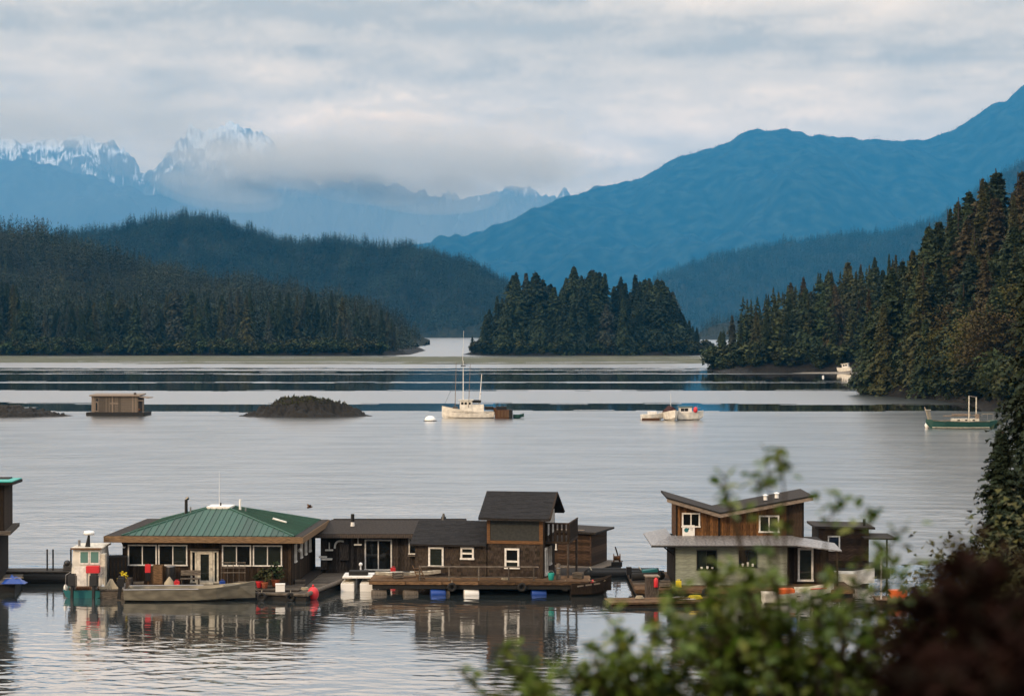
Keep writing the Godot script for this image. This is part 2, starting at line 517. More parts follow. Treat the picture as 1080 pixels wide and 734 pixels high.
# lanes of smooth and of ruffled water across the inlet, with broken edges
func wind_lanes(mesh: ArrayMesh, calm: Material, wind: Material) -> void:
	var lane := [Vector2(385, -0.8), Vector2(395, 0.5), Vector2(420, 0.9), Vector2(432, -0.2), Vector2(450, -1.1), Vector2(512, -1.0), Vector2(528, 0.3), Vector2(540, 1.3), Vector2(588, 1.0), Vector2(596, -0.25), Vector2(606, -0.2), Vector2(618, 1.0), Vector2(700, 1.0), Vector2(712, -0.2), Vector2(722, 0.4), Vector2(760, 0.7), Vector2(775, -0.4), Vector2(800, 0.3), Vector2(830, -0.5), Vector2(910, -1.2)]
	var v := [PackedVector3Array(), PackedVector3Array()]
	var d := 385.0
	while d < 909.0:
		var step := minf(2.6, 910.0 - d)
		var f := along(lane, d)
		for i in 180:
			var x := -360.0 + i * 4.0
			var s := f + 0.8 * nz.get_noise_2d(x * 0.006, d * 0.05) + 0.55 * nz.get_noise_2d(x * 0.03 + 50.0, d * 0.16)
			var k := 0 if s > 0.0 else 1
			var a := Vector3(x, 0, -d)
			var b := Vector3(x + 4.0, 0, -d)
			var c := Vector3(x + 4.0, 0, -d - step)
			var e := Vector3(x, 0, -d - step)
			v[k].append_array([a, e, b, b, e, c])
		d += step
	for k in 2:
		for s in [-1.0, 1.0]:
			if k == 1:
				var p := Vector3(700.0 * s, 0, -385)
				var q := Vector3(360.0 * s, 0, -385)
				var far := Vector3(0, 0, -525)
				v[k].append_array([p, p + far, q, q, p + far, q + far])
		var n := PackedVector3Array()
		n.resize(v[k].size())
		n.fill(Vector3.UP)
		var arr := []
		arr.resize(Mesh.ARRAY_MAX)
		arr[Mesh.ARRAY_VERTEX] = v[k]
		arr[Mesh.ARRAY_NORMAL] = n
		mesh.add_surface_from_arrays(Mesh.PRIMITIVE_TRIANGLES, arr)
		mesh.surface_set_material(mesh.get_surface_count() - 1, calm if k == 0 else wind)

# ripples near the float houses are real relief: short crests, a few centimetres high
func ripple(x: float, d: float) -> float:
	var gust := 0.35 + 0.9 * clampf(0.4 + 1.1 * nz.get_noise_2d(x * 0.016 + 40.0, d * 0.035), 0.0, 1.0)
	var a := nz.get_noise_2d(x * 0.30 + 0.08 * d, d * 0.62)
	var b := nz.get_noise_2d(x * 0.95 - 0.1 * d + 90.0, d * 1.5)
	# the lee of the houses is calmer than the open water beyond them
	return gust * (0.017 * a + 0.009 * b) * (0.5 + 1.2 * smoothstep(126.0, 160.0, d) + 1.1 * smoothstep(112.0, 94.0, d))

func make_water() -> void:
	var waves := wave_texture(0.012, 3, 6.0, 5)
	# slicks and cat's-paws: long streaks where the wind lays the film of small waves on more or less thickly
	var sn := FastNoiseLite.new()
	sn.seed = 8
	sn.frequency = 0.006
	sn.fractal_octaves = 5
	var slick := NoiseTexture2D.new()
	slick.width = 1024
	slick.height = 1024
	slick.seamless = true
	slick.noise = sn
	var ramp := Gradient.new()
	ramp.set_color(0, Color(0.7, 0.7, 0.7))
	ramp.set_color(1, Color(1.0, 1.0, 1.0))
	ramp.set_offset(0, 0.2)
	ramp.set_offset(1, 0.75)
	slick.color_ramp = ramp
	var near := water_material("water_rippled", waves, Vector2(34, 22), 0.06, 0.05, 0.08)
	var mid := water_material("water_breeze", waves, Vector2(170, 60), 0.22, 0.18, 0.31)
	mid.clearcoat_texture = slick
	var calm := water_material("water_smooth", waves, Vector2(60, 45), 0.02, 0.04, 0.05)
	var wind := water_material("water_ruffled", waves, Vector2(28, 18), 0.4, 0.25, 0.34)
	wind.clearcoat = 0.75
	# near edge of each band in metres from the camera, its material, how ragged that edge is
	var bands := [[70.0, near, 0.0], [138.0, mid, 0.0], [215.0, mid, 0.0], [385.0, null, 0.0], [910.0, wind, 0.0], [1500.0, wind, 0.0], [22000.0, wind, 0.0]]
	var mesh := ArrayMesh.new()
	for b in bands.size() - 1:
		if bands[b][1] == null:
			wind_lanes(mesh, calm, wind)
			continue
		var pts := PackedVector3Array()
		var nu := 401
		var nv := 2
		var wide := 700.0 if bands[b + 1][0] < 1600.0 else 9000.0
		if b < 2:
			nu = 420
			nv = 480 if b == 0 else 260
			wide = 75.0
		for j in nv:
			var e: Array = bands[b]
			var g: Array = bands[b + 1]
			for i in nu:
				var x := lerpf(-wide, wide, float(i) / (nu - 1))
				var d0: float = e[0] + e[2] * (nz.get_noise_2d(x * 0.006, e[0]) + 0.5 * nz.get_noise_2d(x * 0.05, e[0] + 9.0))
				var d1: float = g[0] + g[2] * (nz.get_noise_2d(x * 0.006, g[0]) + 0.5 * nz.get_noise_2d(x * 0.05, g[0] + 9.0))
				var d := lerpf(d0, d1, float(j) / (nv - 1))
				pts.append(Vector3(x, ripple(x, d) * smoothstep(215.0, 175.0, d) if b < 2 else 0.0, -d))
		var strip := grid_mesh(pts, nu, nv)
		mesh.add_surface_from_arrays(Mesh.PRIMITIVE_TRIANGLES, strip.surface_get_arrays(0))
		mesh.surface_set_material(mesh.get_surface_count() - 1, bands[b][1])
	# beside and before the rippled part
	for s in [-1.0, 1.0]:
		var side := grid_mesh(PackedVector3Array([Vector3(75 * s, 0, 40), Vector3(700 * s, 0, 40), Vector3(75 * s, 0, -215), Vector3(700 * s, 0, -215)]), 2, 2)
		mesh.add_surface_from_arrays(Mesh.PRIMITIVE_TRIANGLES, side.surface_get_arrays(0))
		mesh.surface_set_material(mesh.get_surface_count() - 1, mid)
	var o := MeshInstance3D.new()
	o.name = "water"
	o.mesh = mesh
	add_child(o)
	o.set_meta("kind", "structure")

# ---------- low cloud lying along the mountains ----------
# banks of thin overlapping puffs: [x, height, distance, half width, half height, half depth, density]
func make_clouds() -> void:
	var m := {}
	var r := RandomNumberGenerator.new()
	r.seed = 15
	var banks := [
		[-900.0, 655.0, 9000.0, 700.0, 62.0, 1300.0, 12],
		[-330.0, 700.0, 9200.0, 480.0, 55.0, 1200.0, 7],
		[-1350.0, 690.0, 9000.0, 330.0, 60.0, 1200.0, 5],
		[-800.0, 800.0, 9600.0, 600.0, 60.0, 1500.0, 6],
		[-2050.0, 900.0, 9400.0, 800.0, 60.0, 1300.0, 14],
		[-1480.0, 985.0, 9600.0, 500.0, 50.0, 1200.0, 5],
		[-1130.0, 800.0, 9600.0, 200.0, 80.0, 1000.0, 5],
		[-1640.0, 800.0, 9600.0, 140.0, 70.0, 900.0, 4],
		[0.0, 690.0, 9300.0, 380.0, 60.0, 1200.0, 9],
		[-420.0, 745.0, 9300.0, 700.0, 70.0, 1300.0, 11],
	]
	for b in banks:
		# the banks lie well before the mountains
		for j in 6:
			b[j] *= 1.6
		for i in int(b[6]):
			var f := FogVolume.new()
			f.name = numbered("cloud")
			f.shape = RenderingServer.FOG_VOLUME_SHAPE_ELLIPSOID
			var w: float = b[3] * r.randf_range(0.3, 0.6)
			f.size = Vector3(w * 2.0, b[4] * r.randf_range(0.6, 1.2) * 2.0, b[5] * r.randf_range(0.7, 1.0) * 2.0)
			f.position = Vector3(b[0] + b[3] * r.randf_range(-0.85, 0.85), b[1] + b[4] * r.randf_range(-0.6, 1.2), -b[2] + b[5] * r.randf_range(-0.6, 0.6))
			var k := i % 3
			if not m.has(k):
				var fm := FogMaterial.new()
				fm.albedo = Color(0.99, 0.98, 0.96)
				fm.density = [0.00010, 0.00016, 0.00023][k]
				m[k] = fm
			f.material = m[k]
			add_child(f)
			tag(f, "bank of low white cloud lying against the far left mountains", "cloud", "low clouds on the mountains", "stuff")
	# thin mist standing before the far left range
	var fm := FogMaterial.new()
	fm.albedo = Color(0.98, 0.98, 0.97)
	fm.density = 0.00009
	for p in [[-4300.0, 800.0, 23200.0, 3600.0, 1700.0, 1900.0], [-1500.0, 700.0, 23400.0, 2800.0, 1400.0, 1800.0], [300.0, 650.0, 23600.0, 2000.0, 1100.0, 1700.0]]:
		var f := FogVolume.new()
		f.name = numbered("cloud")
		f.shape = RenderingServer.FOG_VOLUME_SHAPE_ELLIPSOID
		f.size = Vector3(p[3], p[4], p[5]) * 2.0
		f.position = Vector3(p[0], p[1], -p[2])
		f.material = fm
		add_child(f)
		tag(f, "thin pale mist veiling the far left mountain slopes", "mist", "low clouds on the mountains", "stuff")

# ---------- trees ----------
# A conifer of height 1: whorls of drooping boughs, each a spray of needle tufts. kind 0 spire, 1 cedar with bent tiers, 2 broad ragged, 3 old with a bare top
func conifer_crown(sd: int, kind: int, boughs: int, tufts: int, wide: float, first: float, fine := 1.0) -> ArrayMesh:
	var r := RandomNumberGenerator.new()
	r.seed = sd
	var s := Sheet.new()
	var lean := Vector2(r.randf_range(-0.02, 0.02), r.randf_range(-0.02, 0.02))
	var gap := r.randf_range(0.3, 0.8)
	for i in boughs:
		var t := first + (1.0 - first) * pow((i + r.randf()) / boughs, 0.86)
		var u := (t - first) / (1.0 - first)
		var reach := 0.0
		var a0 := r.randf() * TAU
		match kind:
			0: reach = pow(1.0 - u, 1.15) * (0.85 + 0.15 * sin(u * 31.0 + sd + a0 * 3.0))
			1: reach = pow(1.0 - u, 0.95) * (0.78 + 0.24 * sin(u * 17.0 + sd * 2.0 + a0 * 2.0))
			2: reach = pow(1.0 - u, 0.8) * (0.55 + 0.45 * smoothstep(0.0, 0.25, u)) * (0.7 + 0.45 * absf(sin(u * 7.0 + sd)))
			_: reach = pow(1.0 - u * 0.97, 1.0) * (0.6 + 0.45 * absf(sin(u * 9.0 + sd + a0)))
		reach = wide * (reach + 0.02) * r.randf_range(0.4, 1.25)
		if absf(u - gap) < 0.06 and r.randf() < 0.6:
			continue
		var a := a0
		var out := Vector3(cos(a), 0, sin(a))
		var side := Vector3(-out.z, 0, out.x)
		var rise := lerpf(-0.35, 0.65, u) + r.randf_range(-0.15, 0.15)
		var root := Vector3(lean.x * t, t, lean.y * t)
		var tone := r.randf_range(0.62, 1.3)
		s.tint = Color(tone * r.randf_range(0.9, 1.15), tone, tone * r.randf_range(0.8, 1.0))
		for k in tufts:
			var q := (k + 0.6 * r.randf()) / tufts
			q = 0.12 + 0.88 * q
			var p := root + out * reach * q + Vector3.UP * reach * (rise * q - 0.55 * q * q)
			var sz := fine * wide * r.randf_range(0.14, 0.30) * (1.15 - 0.5 * q) * (0.55 + 0.45 * (1.0 - u))
			sz = minf(sz, 0.004 + reach * 0.5)
			var w := (side * r.randf_range(0.4, 1.1) + Vector3.UP * r.randf_range(-0.7, 0.7) + out * r.randf_range(-0.5, 0.5)) * sz
			var f := (out * r.randf_range(0.2, 1.1) + side * r.randf_range(-0.5, 0.5) + Vector3.UP * r.randf_range(-1.1, 0.3)).normalized() * sz * 1.25
			var j := side * r.randf_range(-0.6, 0.6) * sz
			s.tri(p - w + j, p + f + j * 1.5, p + w + j)
			if tufts > 3:
				s.tri(p - w * 0.5 + Vector3.DOWN * sz * 0.1, p + f * 0.7 + w * 1.1 + Vector3.DOWN * sz * 0.5, p + w * 0.9)
	# leader
	s.tri(Vector3(lean.x - 0.010, 0.93, lean.y), Vector3(lean.x, 1.02, lean.y), Vector3(lean.x + 0.010, 0.93, lean.y))
	s.tri(Vector3(lean.x, 0.93, lean.y - 0.010), Vector3(lean.x, 1.02, lean.y), Vector3(lean.x, 0.93, lean.y + 0.010))
	return s.done(true)

func conifer_trunk(sd: int, bare: bool) -> ArrayMesh:
	var r := RandomNumberGenerator.new()
	r.seed = sd + 900
	var s := Sheet.new()
	s.tube(Vector3(0, -0.05, 0), Vector3(0.003, 0.5, 0), 0.016, 0.010, 7, false)
	s.tube(Vector3(0.003, 0.5, 0), Vector3(0, 1.0 if not bare else 1.03, 0), 0.010, 0.002, 6)
	for i in 14:
		var t := r.randf_range(0.12, 0.95 if not bare else 1.04)
		var a := r.randf() * TAU
		var q := Vector3(cos(a), r.randf_range(-0.3, 0.2), sin(a)) * r.randf_range(0.03, 0.09) * (1.2 - t)
		s.tube(Vector3(0, t, 0), Vector3(0, t, 0) + q, 0.003, 0.001, 4)
	return s.done()

# a broad-leaved crown of height 1: limbs with clumps of leaves around their ends
func leafy_crown(sd: int, clumps: int, leaves: int, size: float, round_: Vector3) -> ArrayMesh:
	var r := RandomNumberGenerator.new()
	r.seed = sd
	var s := Sheet.new()
	for i in clumps:
		var d := Vector3(r.randfn(), r.randfn(), r.randfn()).normalized() * pow(r.randf(), 0.4)
		var c := Vector3(0, 0.58, 0) + d * round_
		var cr := r.randf_range(0.07, 0.16)
		var tone := r.randf_range(0.6, 1.3)
		for k in leaves:
			s.tint = Color(tone * r.randf_range(0.85, 1.2), tone * r.randf_range(0.9, 1.1), tone * r.randf_range(0.7, 1.0))
			var p := c + Vector3(r.randfn(), r.randfn() * 0.75, r.randfn()) * cr * 0.6
			var b := Basis.from_euler(Vector3(r.randf_range(-0.9, 0.9), r.randf() * TAU, r.randf_range(-0.9, 0.9)))
			var q := size * r.randf_range(0.7, 1.3)
			s.tri(p - b.x * q * 0.5, p + b.z * q, p + b.x * q * 0.5)
	return s.done(true)

func crown_material(called: String, c: Color) -> StandardMaterial3D:
	var m := mat(called, c, 0.75, 0, 0.25)
	m.vertex_color_use_as_albedo = true
	m.backlight_enabled = true
	m.backlight = Color(c.r, c.g, c.b)
	return m

var crowns := []
var trunks := []
var greens := []
var hill_crowns := []

func plant(label: String, group: String, p: Vector3, h: float, fat: float, crown: int, green: int) -> void:
	var o := thing("conifer_tree", label, "tree", p, rnd(0.0, TAU), group)
	o.scale = Vector3(h * fat, h, h * fat)
	obj("trunk", trunks[crown % trunks.size()], mats.bark, o)
	obj("crown", crowns[crown], greens[green], o)

func mass(called: String, label: String, mesh: Mesh, m: Material, spots: Array, sizes: Array, tints: Array) -> void:
	var mm := MultiMesh.new()
	mm.transform_format = MultiMesh.TRANSFORM_3D
	mm.use_colors = true
	mm.mesh = mesh
	mm.instance_count = spots.size()
	for i in spots.size():
		var b := Basis(Vector3.UP, rng.randf() * TAU).scaled(Vector3(sizes[i].x, sizes[i].y, sizes[i].x))
		mm.set_instance_transform(i, Transform3D(b, spots[i]))
		mm.set_instance_color(i, tints[i])
	var o := MultiMeshInstance3D.new()
	o.name = numbered(called)
	o.multimesh = mm
	o.material_override = m
	add_child(o)
	tag(o, label, "forest", "", "stuff")

func hill_mass(called: String, label: String, r: Ridge, n: int, h0: float, h1: float, m: Material, v1: float, x0: float, x1: float, kinds := 3) -> void:
	for k in kinds:
		var spots := []
		var sizes := []
		var tints := []
		for i in n / kinds:
			var x := rnd(x0, x1)
			var v := pow(rng.randf(), 0.8) * v1
			var p := r.height(x, v)
			if p.y < 1.0: continue
			var big := nz.get_noise_2d(x * 0.02 + r.sd * 9.0, v * 5.0)
			var h := rnd(h0 * 0.8, h1) * (1.0 + 0.45 * big) * minf(1.0, 0.35 + p.y * 0.04)
			var tone := rnd(0.6, 1.35) * (1.0 + 0.55 * nz.get_noise_2d(x * 0.009 + 70.0, v * 3.0))
			spots.append(p - Vector3.UP * 1.5)
			sizes.append(Vector2(h * rnd(1.15, 1.9), h))
			tints.append(Color(tone * rnd(0.85, 1.25), tone, tone * rnd(0.85, 1.05)))
		mass(called, label, hill_crowns[k], m, spots, sizes, tints)

func make_forest() -> void:
	grain(mat("bark", Color(0.075, 0.060, 0.048), 0.95, 0, 0.2), 0.05, 0.5, 1.0, Vector3(3, 0.5, 3), 6)
	greens = [crown_material("needles_dark", Color(0.022, 0.034, 0.021)), crown_material("needles_green", Color(0.034, 0.049, 0.024)), crown_material("needles_olive", Color(0.060, 0.062, 0.026)), crown_material("needles_brown", Color(0.054, 0.045, 0.024)), crown_material("needles_grey", Color(0.050, 0.058, 0.046))]
	for i in 10:
		crowns.append(conifer_crown(100 + i * 7, [0, 1, 3, 1, 0, 2, 3, 1, 0, 2][i], 620, 15, [0.19, 0.24, 0.25, 0.22, 0.17, 0.27, 0.22, 0.21, 0.2, 0.25][i], [0.06, 0.05, 0.1, 0.08, 0.04, 0.12, 0.15, 0.05, 0.1, 0.08][i], 0.46))
	for i in 3:
		trunks.append(conifer_trunk(i, i == 2))
	for i in 3:
		hill_crowns.append(conifer_crown(400 + i * 3, [0, 1, 3][i], 46, 2, [0.17, 0.21, 0.2][i], 0.05))
	# wooded island
	stand("%s conifer, %s of the wooded island", "conifers on the wooded island", 95, 4.4, func():
		var x := rnd(-24, 116)
		var d := rnd(1186, 1262)
		var g := island_h(x, d, 48.0, 1228.0, 73.0, 46.0, 7.0)
		var top := along([Vector2(-23, 14), Vector2(-10, 36), Vector2(0, 47), Vector2(8, 51), Vector2(20, 45), Vector2(28, 41), Vector2(37, 52), Vector2(48, 52), Vector2(60, 47), Vector2(71, 49), Vector2(85, 46), Vector2(97, 39), Vector2(105, 28), Vector2(114, 12)], x)
		return [x, d, g, (top - g) * rnd(0.72, 1.03) * (1.0 if d > 1204 else rnd(0.55, 0.9)), rnd(1.05, 1.6), [0, 0, 1, 1, 4][rng.randi() % 5], 1.2], [1, 2, 3, 5, 6, 7, 9, 5, 9])
	# left shore
	stand("%s conifer, %s of the left shore", "conifers along the left shore", 112, 4.8, func():
		var x := rnd(-330, -62)
		var d := rnd(1190, 1258)
		var g := left_shore_h(x, d)
		var top := along([Vector2(-330, 45), Vector2(-304, 46), Vector2(-264, 33), Vector2(-247, 39), Vector2(-219, 37), Vector2(-202, 42), Vector2(-152, 43), Vector2(-112, 40), Vector2(-90, 34), Vector2(-73, 25), Vector2(-62, 12)], x)
		return [x, d, g, (top - g) * rnd(0.65, 1.0) * (1.0 if d > 1212 else rnd(0.65, 1.0)), rnd(0.9, 1.4), [0, 0, 1, 1, 2, 4][rng.randi() % 6], 0.8])
	# the wooded slope and point on the right
	stand("%s conifer, %s of the right slope", "conifers on the right slope", 62, 4.4, func():
		var d := rnd(425, 530)
		var x := along(SHORE, d) + pow(rng.randf(), 1.3) * 48.0
		var g := land_right(x, d)
		var edge := clampf((x - along(SHORE, d)) / 26.0, 0.0, 1.0)
		return [x, d, g if x / d < 0.265 else -1.0, lerpf(rnd(16, 27), rnd(33, 44), edge), rnd(0.95, 1.5), [1, 2, 2, 0, 3, 1, 1][rng.randi() % 7], 0.5])
	stand("%s conifer, %s of the low right point", "conifers on the right point", 44, 4.8, func():
		var d := rnd(752, 850)
		var x := along(SHORE, d) + rnd(3, 100)
		var g := land_right(x, d)
		var top := along([Vector2(76, 14), Vector2(84, 21), Vector2(95, 24), Vector2(104, 28), Vector2(113, 37), Vector2(132, 39), Vector2(143, 46), Vector2(160, 46)], x)
		return [x, d, g if x / d < 0.2 else -1.0, (top - g) * rnd(0.65, 1.05), rnd(0.8, 1.25), [1, 1, 2, 0, 3, 4][rng.randi() % 6], 0.8])
	# broad-leaved trees among them on the slope
	var round_crowns := []
	for i in 4:
		round_crowns.append(leafy_crown(800 + i, 90, 60, 0.028, [Vector3(0.3, 0.4, 0.3), Vector3(0.36, 0.42, 0.34), Vector3(0.26, 0.44, 0.28), Vector3(0.4, 0.4, 0.36)][i]))
	var rusty := crown_material("leaves_rust", Color(0.056, 0.044, 0.018))
	var limy := crown_material("leaves_olive", Color(0.072, 0.070, 0.020))
	for i in 22:
		var d := 425.0 + 4.6 * i + rnd(-2, 2)
		var x := along(SHORE, d) + rnd(2.0, 10.0) + (i % 4) * 6.5
		var h := rnd(11, 19) + (i % 4) * 3.0
		var warm := i % 3 == 0
		var o := thing("broadleaf_tree", once("round %s broad-leaved tree %s, %s" % ["brownish" if warm else "olive green", ["at the shoreline", "low on the right slope", "halfway up the right slope", "high on the right slope"][i % 4], ["nearest the sailboat", "a little behind the sailboat", "midway along the shore", "towards the cove", "farthest back"][mini(4, i * 5 / 22)]]), "tree", Vector3(x, land_right(x, d) - 0.4, -d), rnd(0, TAU), "broad-leaved trees on the right slope")
		o.scale = Vector3(h, h, h)
		obj("trunk", trunks[0], mats.bark, o)
		obj("crown", round_crowns[i % 4], rusty if warm else limy, o)
	# beyond that, forest that reads as one mass
	var far_green := crown_material("needles_hill", Color(0.024, 0.036, 0.026))
	hill_mass("hill_forest", "dark conifer forest covering the domed hill behind the left shore", hill_left, 26000, 15, 25, far_green, 1.12, -1030, 48)
	hill_mass("slope_forest", "olive conifer forest covering the lower hill at far left", hill_near, 10000, 12, 21, crown_material("needles_slope", Color(0.030, 0.037, 0.021)), 1.12, -560, -84)
	hill_mass("valley_forest", "blue hazy conifer forest covering the hill behind the right shore", hill_right, 26000, 22, 36, far_green, 1.1, 465, 2450)
	hill_mass("headland_forest", "low hazy forest on the headland right of the wooded island", hill_low, 900, 12, 22, far_green, 1.2, 262, 520, 1)
	hill_mass("mountain_forest", "distant blue forest on the long mountain ridge", peak_right, 40000, 12, 24, far_green, 1.06, -1080, 5500)
	var sp := []
	var sz := []
	var ti := []
	for i in 2600:
		var x := rnd(-560, -66)
		var d := rnd(1225, 1450)
		var g := left_shore_h(x, d)
		if g < 1.0: continue
		var h := rnd(20, 34) * clampf((-40.0 - x) / 60.0, 0.5, 1.0)
		sp.append(Vector3(x, g - 1.0, -d)); sz.append(Vector2(h * 1.2, h)); var tone := rnd(0.6, 1.3); ti.append(Color(tone * rnd(0.9, 1.2), tone, tone * 0.9))
	mass("shore_forest", "dark conifer forest behind the left shore's front trees", hill_crowns[1], far_green, sp, sz, ti)
	sp = []; sz = []; ti = []
	for i in 1700:
		var d := rnd(400, 900)
		var x := along(SHORE, d) + rnd(12, 150)
		var g := land_right(x, d)
		if g < 2.0: continue
		var h := rnd(16, 27) + clampf(x - along(SHORE, d) - 20.0, 0.0, 30.0) * 0.3
		sp.append(Vector3(x, g - 0.6, -d)); sz.append(Vector2(h * 1.2, h)); var tone := rnd(0.6, 1.3); ti.append(Color(tone * rnd(0.9, 1.4), tone, tone * 0.8))
	mass("slope_forest", "conifer forest filling the slope behind the right shore's front trees", conifer_crown(77, 1, 150, 4, 0.19, 0.04), greens[1], sp, sz, ti)
	# scrub down to the tide line
	sp = []; sz = []; ti = []
	for i in 2600:
		var k := i % 3
		var x := 0.0
		var d := 0.0
		var g := 0.0
		if k == 0:
			d = rnd(330, 860); x = along(SHORE, d) + rnd(-1, 14); g = land_right(x, d)
		elif k == 1:
			x = rnd(-340, -60); d = rnd(1180, 1205); g = left_shore_h(x, d)
		else:
			x = rnd(-26, 120); d = rnd(1180, 1230); g = island_h(x, d, 48.0, 1228.0, 73.0, 46.0, 7.0)
		if g < 0.35 or g > 4.0 or (absf(x - 121.0) < 9.0 and d > 690.0 and d < 742.0): continue
		var h := rnd(2.0, 8.5)
		sp.append(Vector3(x, g - 0.5, -d)); sz.append(Vector2(h * rnd(0.8, 1.3), h)); var tone := rnd(0.5, 1.3); ti.append(Color(tone * rnd(0.9, 1.4), tone, tone * 0.8))
	mass("shore_scrub", "low dark scrub along the tide line under the trees", leafy_crown(12, 26, 26, 0.13, Vector3(0.42, 0.42, 0.42)), greens[1], sp, sz, ti)
	# the wood on the bank behind the viewer, which the house windows mirror
	sp = []; sz = []; ti = []
	for i in 420:
		var x := rnd(-105, 110)
		var d := rnd(-125, -22)
		if absf(x) < 12.0 and d > -35.0: continue
		var h := rnd(14, 24)
		sp.append(Vector3(x, bank_h(x, d) - 0.5, -d)); sz.append(Vector2(h * 1.3, h)); var tone := rnd(0.6, 1.3); ti.append(Color(tone, tone, tone))
	mass("bank_forest", "conifer wood on the bank behind the viewer", conifer_crown(91, 1, 130, 4, 0.2, 0.04), greens[0], sp, sz, ti)

# a stand of trees, each told apart by its look and its place counted from the left
func stand(label: String, group: String, count: int, gap: float, pick: Callable, kinds := [0, 1, 2, 3, 4, 5, 6, 7, 8, 9]) -> void:
	var list := []
	var spots: Array[Vector2] = []
	var tries := 0
	while list.size() < count and tries < 9000:
		tries += 1
		var t: Array = pick.call()
		if t[2] < t[6] or t[3] < 5.0 or near_any(spots, Vector2(t[0], t[1]), gap): continue
		spots.append(Vector2(t[0], t[1]))
		list.append(t)
	list.sort_custom(func(p, q): return p[0] / p[1] < q[0] / q[1])
	var depths := list.map(func(p): return p[1])
	depths.sort()
	for i in list.size():
		var t: Array = list[i]
		var crown: int = kinds[rng.randi() % kinds.size()]
		var size := "very tall" if t[3] > 38.0 else ("tall" if t[3] > 30.0 else ("small" if t[3] < 18.0 else "mid-sized"))
		var hue: String = ["dark", "green", "olive", "brownish", "grey-green"][t[5]]
		var shape: String = ["spire-like", "tiered", "ragged", "drooping", "slim", "broad", "open-topped", "dense", "pointed", "full"][crown]
		var row: String = ["front-row", "second-row", "third-row", "back-row"][mini(3, int(4.0 * depths.find(t[1]) / list.size()))]
		var place: String = ["at the left tip", "near the left end", "left of the middle", "just left of the centre", "just right of the centre", "right of the middle", "near the right end", "at the right tip"][mini(7, int(8.0 * i / list.size()))]
		plant(once(label % ["%s %s %s %s" % [size, hue, shape, row], place]), group, Vector3(t[0], t[2] - 0.4, -t[1]), t[3], t[4], crown, t[5])

# a label that was given before gets a word that tells the later one from it
var said := {}
func once(label: String) -> String:
	said[label] = said.get(label, 0) + 1
	return label if said[label] == 1 else label + [", farther right", ", rightmost such"][mini(1, said[label] - 2)]

func near_any(list: Array[Vector2], p: Vector2, gap: float) -> bool:
	for q in list:
		if q.distance_squared_to(p) < gap * gap:
			return true
	return false

# ---------- building kit ----------
func box_mesh(size: Vector3) -> Mesh:
	var key := "box %.3f %.3f %.3f" % [size.x, size.y, size.z]
	if not meshes.has(key):
		# a box with its edges taken off a little
		var c := minf(0.012, minf(size.x, minf(size.y, size.z)) * 0.2)
		var h := size * 0.5
		var s := Sheet.new()
		var q := func(ax: Vector3, ay: Vector3, az: Vector3, hx: float, hy: float, hz: float):
			var o := az * hz
			var a := ax * (hx - c)
			var b := ay * (hy - c)
			s.quad(o - a + b, o + a + b, o + a - b, o - a - b)
		q.call(Vector3.RIGHT, Vector3.UP, Vector3.BACK, h.x, h.y, h.z)
		q.call(Vector3.LEFT, Vector3.UP, Vector3.FORWARD, h.x, h.y, h.z)
		q.call(Vector3.FORWARD, Vector3.UP, Vector3.RIGHT, h.z, h.y, h.x)
		q.call(Vector3.BACK, Vector3.UP, Vector3.LEFT, h.z, h.y, h.x)
		q.call(Vector3.RIGHT, Vector3.FORWARD, Vector3.UP, h.x, h.z, h.y)
		q.call(Vector3.RIGHT, Vector3.BACK, Vector3.DOWN, h.x, h.z, h.y)
		for i in [-1.0, 1.0]:
			for j in [-1.0, 1.0]:
				s.quad(Vector3(i * h.x, j * (h.y - c), h.z - c), Vector3(i * (h.x - c), j * h.y, h.z - c), Vector3(i * (h.x - c), j * h.y, c - h.z), Vector3(i * h.x, j * (h.y - c), c - h.z))
				s.quad(Vector3(i * h.x, h.y - c, j * (h.z - c)), Vector3(i * (h.x - c), h.y - c, j * h.z), Vector3(i * (h.x - c), c - h.y, j * h.z), Vector3(i * h.x, c - h.y, j * (h.z - c)))
				s.quad(Vector3(h.x - c, i * h.y, j * (h.z - c)), Vector3(h.x - c, i * (h.y - c), j * h.z), Vector3(c - h.x, i * (h.y - c), j * h.z), Vector3(c - h.x, i * h.y, j * (h.z - c)))
				for k in [-1.0, 1.0]:
					s.tri(Vector3(i * h.x, j * (h.y - c), k * (h.z - c)), Vector3(i * (h.x - c), j * h.y, k * (h.z - c)), Vector3(i * (h.x - c), j * (h.y - c), k * h.z))
		# faces turned the wrong way are turned round
		for t in s.v.size() / 3:
			var m := (s.v[t * 3] + s.v[t * 3 + 1] + s.v[t * 3 + 2]) / 3.0
			if s.n[t * 3].dot(m) < 0.0:
				var w := s.v[t * 3 + 1]
				s.v[t * 3 + 1] = s.v[t * 3 + 2]
				s.v[t * 3 + 2] = w
				for k in 3:
					s.n[t * 3 + k] = -s.n[t * 3 + k]
		meshes[key] = s.done()
	return meshes[key]

func bx(called: String, parent: Node, m: Material, at: Vector3, size: Vector3, rot := Vector3.ZERO) -> MeshInstance3D:
	return obj(called, box_mesh(size), m, parent, at, rot)

func span(called: String, parent: Node, m: Material, x0: float, x1: float, y0: float, y1: float, z0: float, z1: float) -> MeshInstance3D:
	return bx(called, parent, m, Vector3((x0 + x1) / 2, (y0 + y1) / 2, (z0 + z1) / 2), Vector3(absf(x1 - x0), absf(y1 - y0), absf(z1 - z0)))

func rod(called: String, parent: Node, m: Material, a: Vector3, b: Vector3, ra: float, rb := -1.0, sides := 10) -> MeshInstance3D:
	var s := Sheet.new()
	s.tube(Vector3.ZERO, b - a, ra, ra if rb < 0.0 else rb, sides)
	return obj(called, s.done(), m, parent, a)

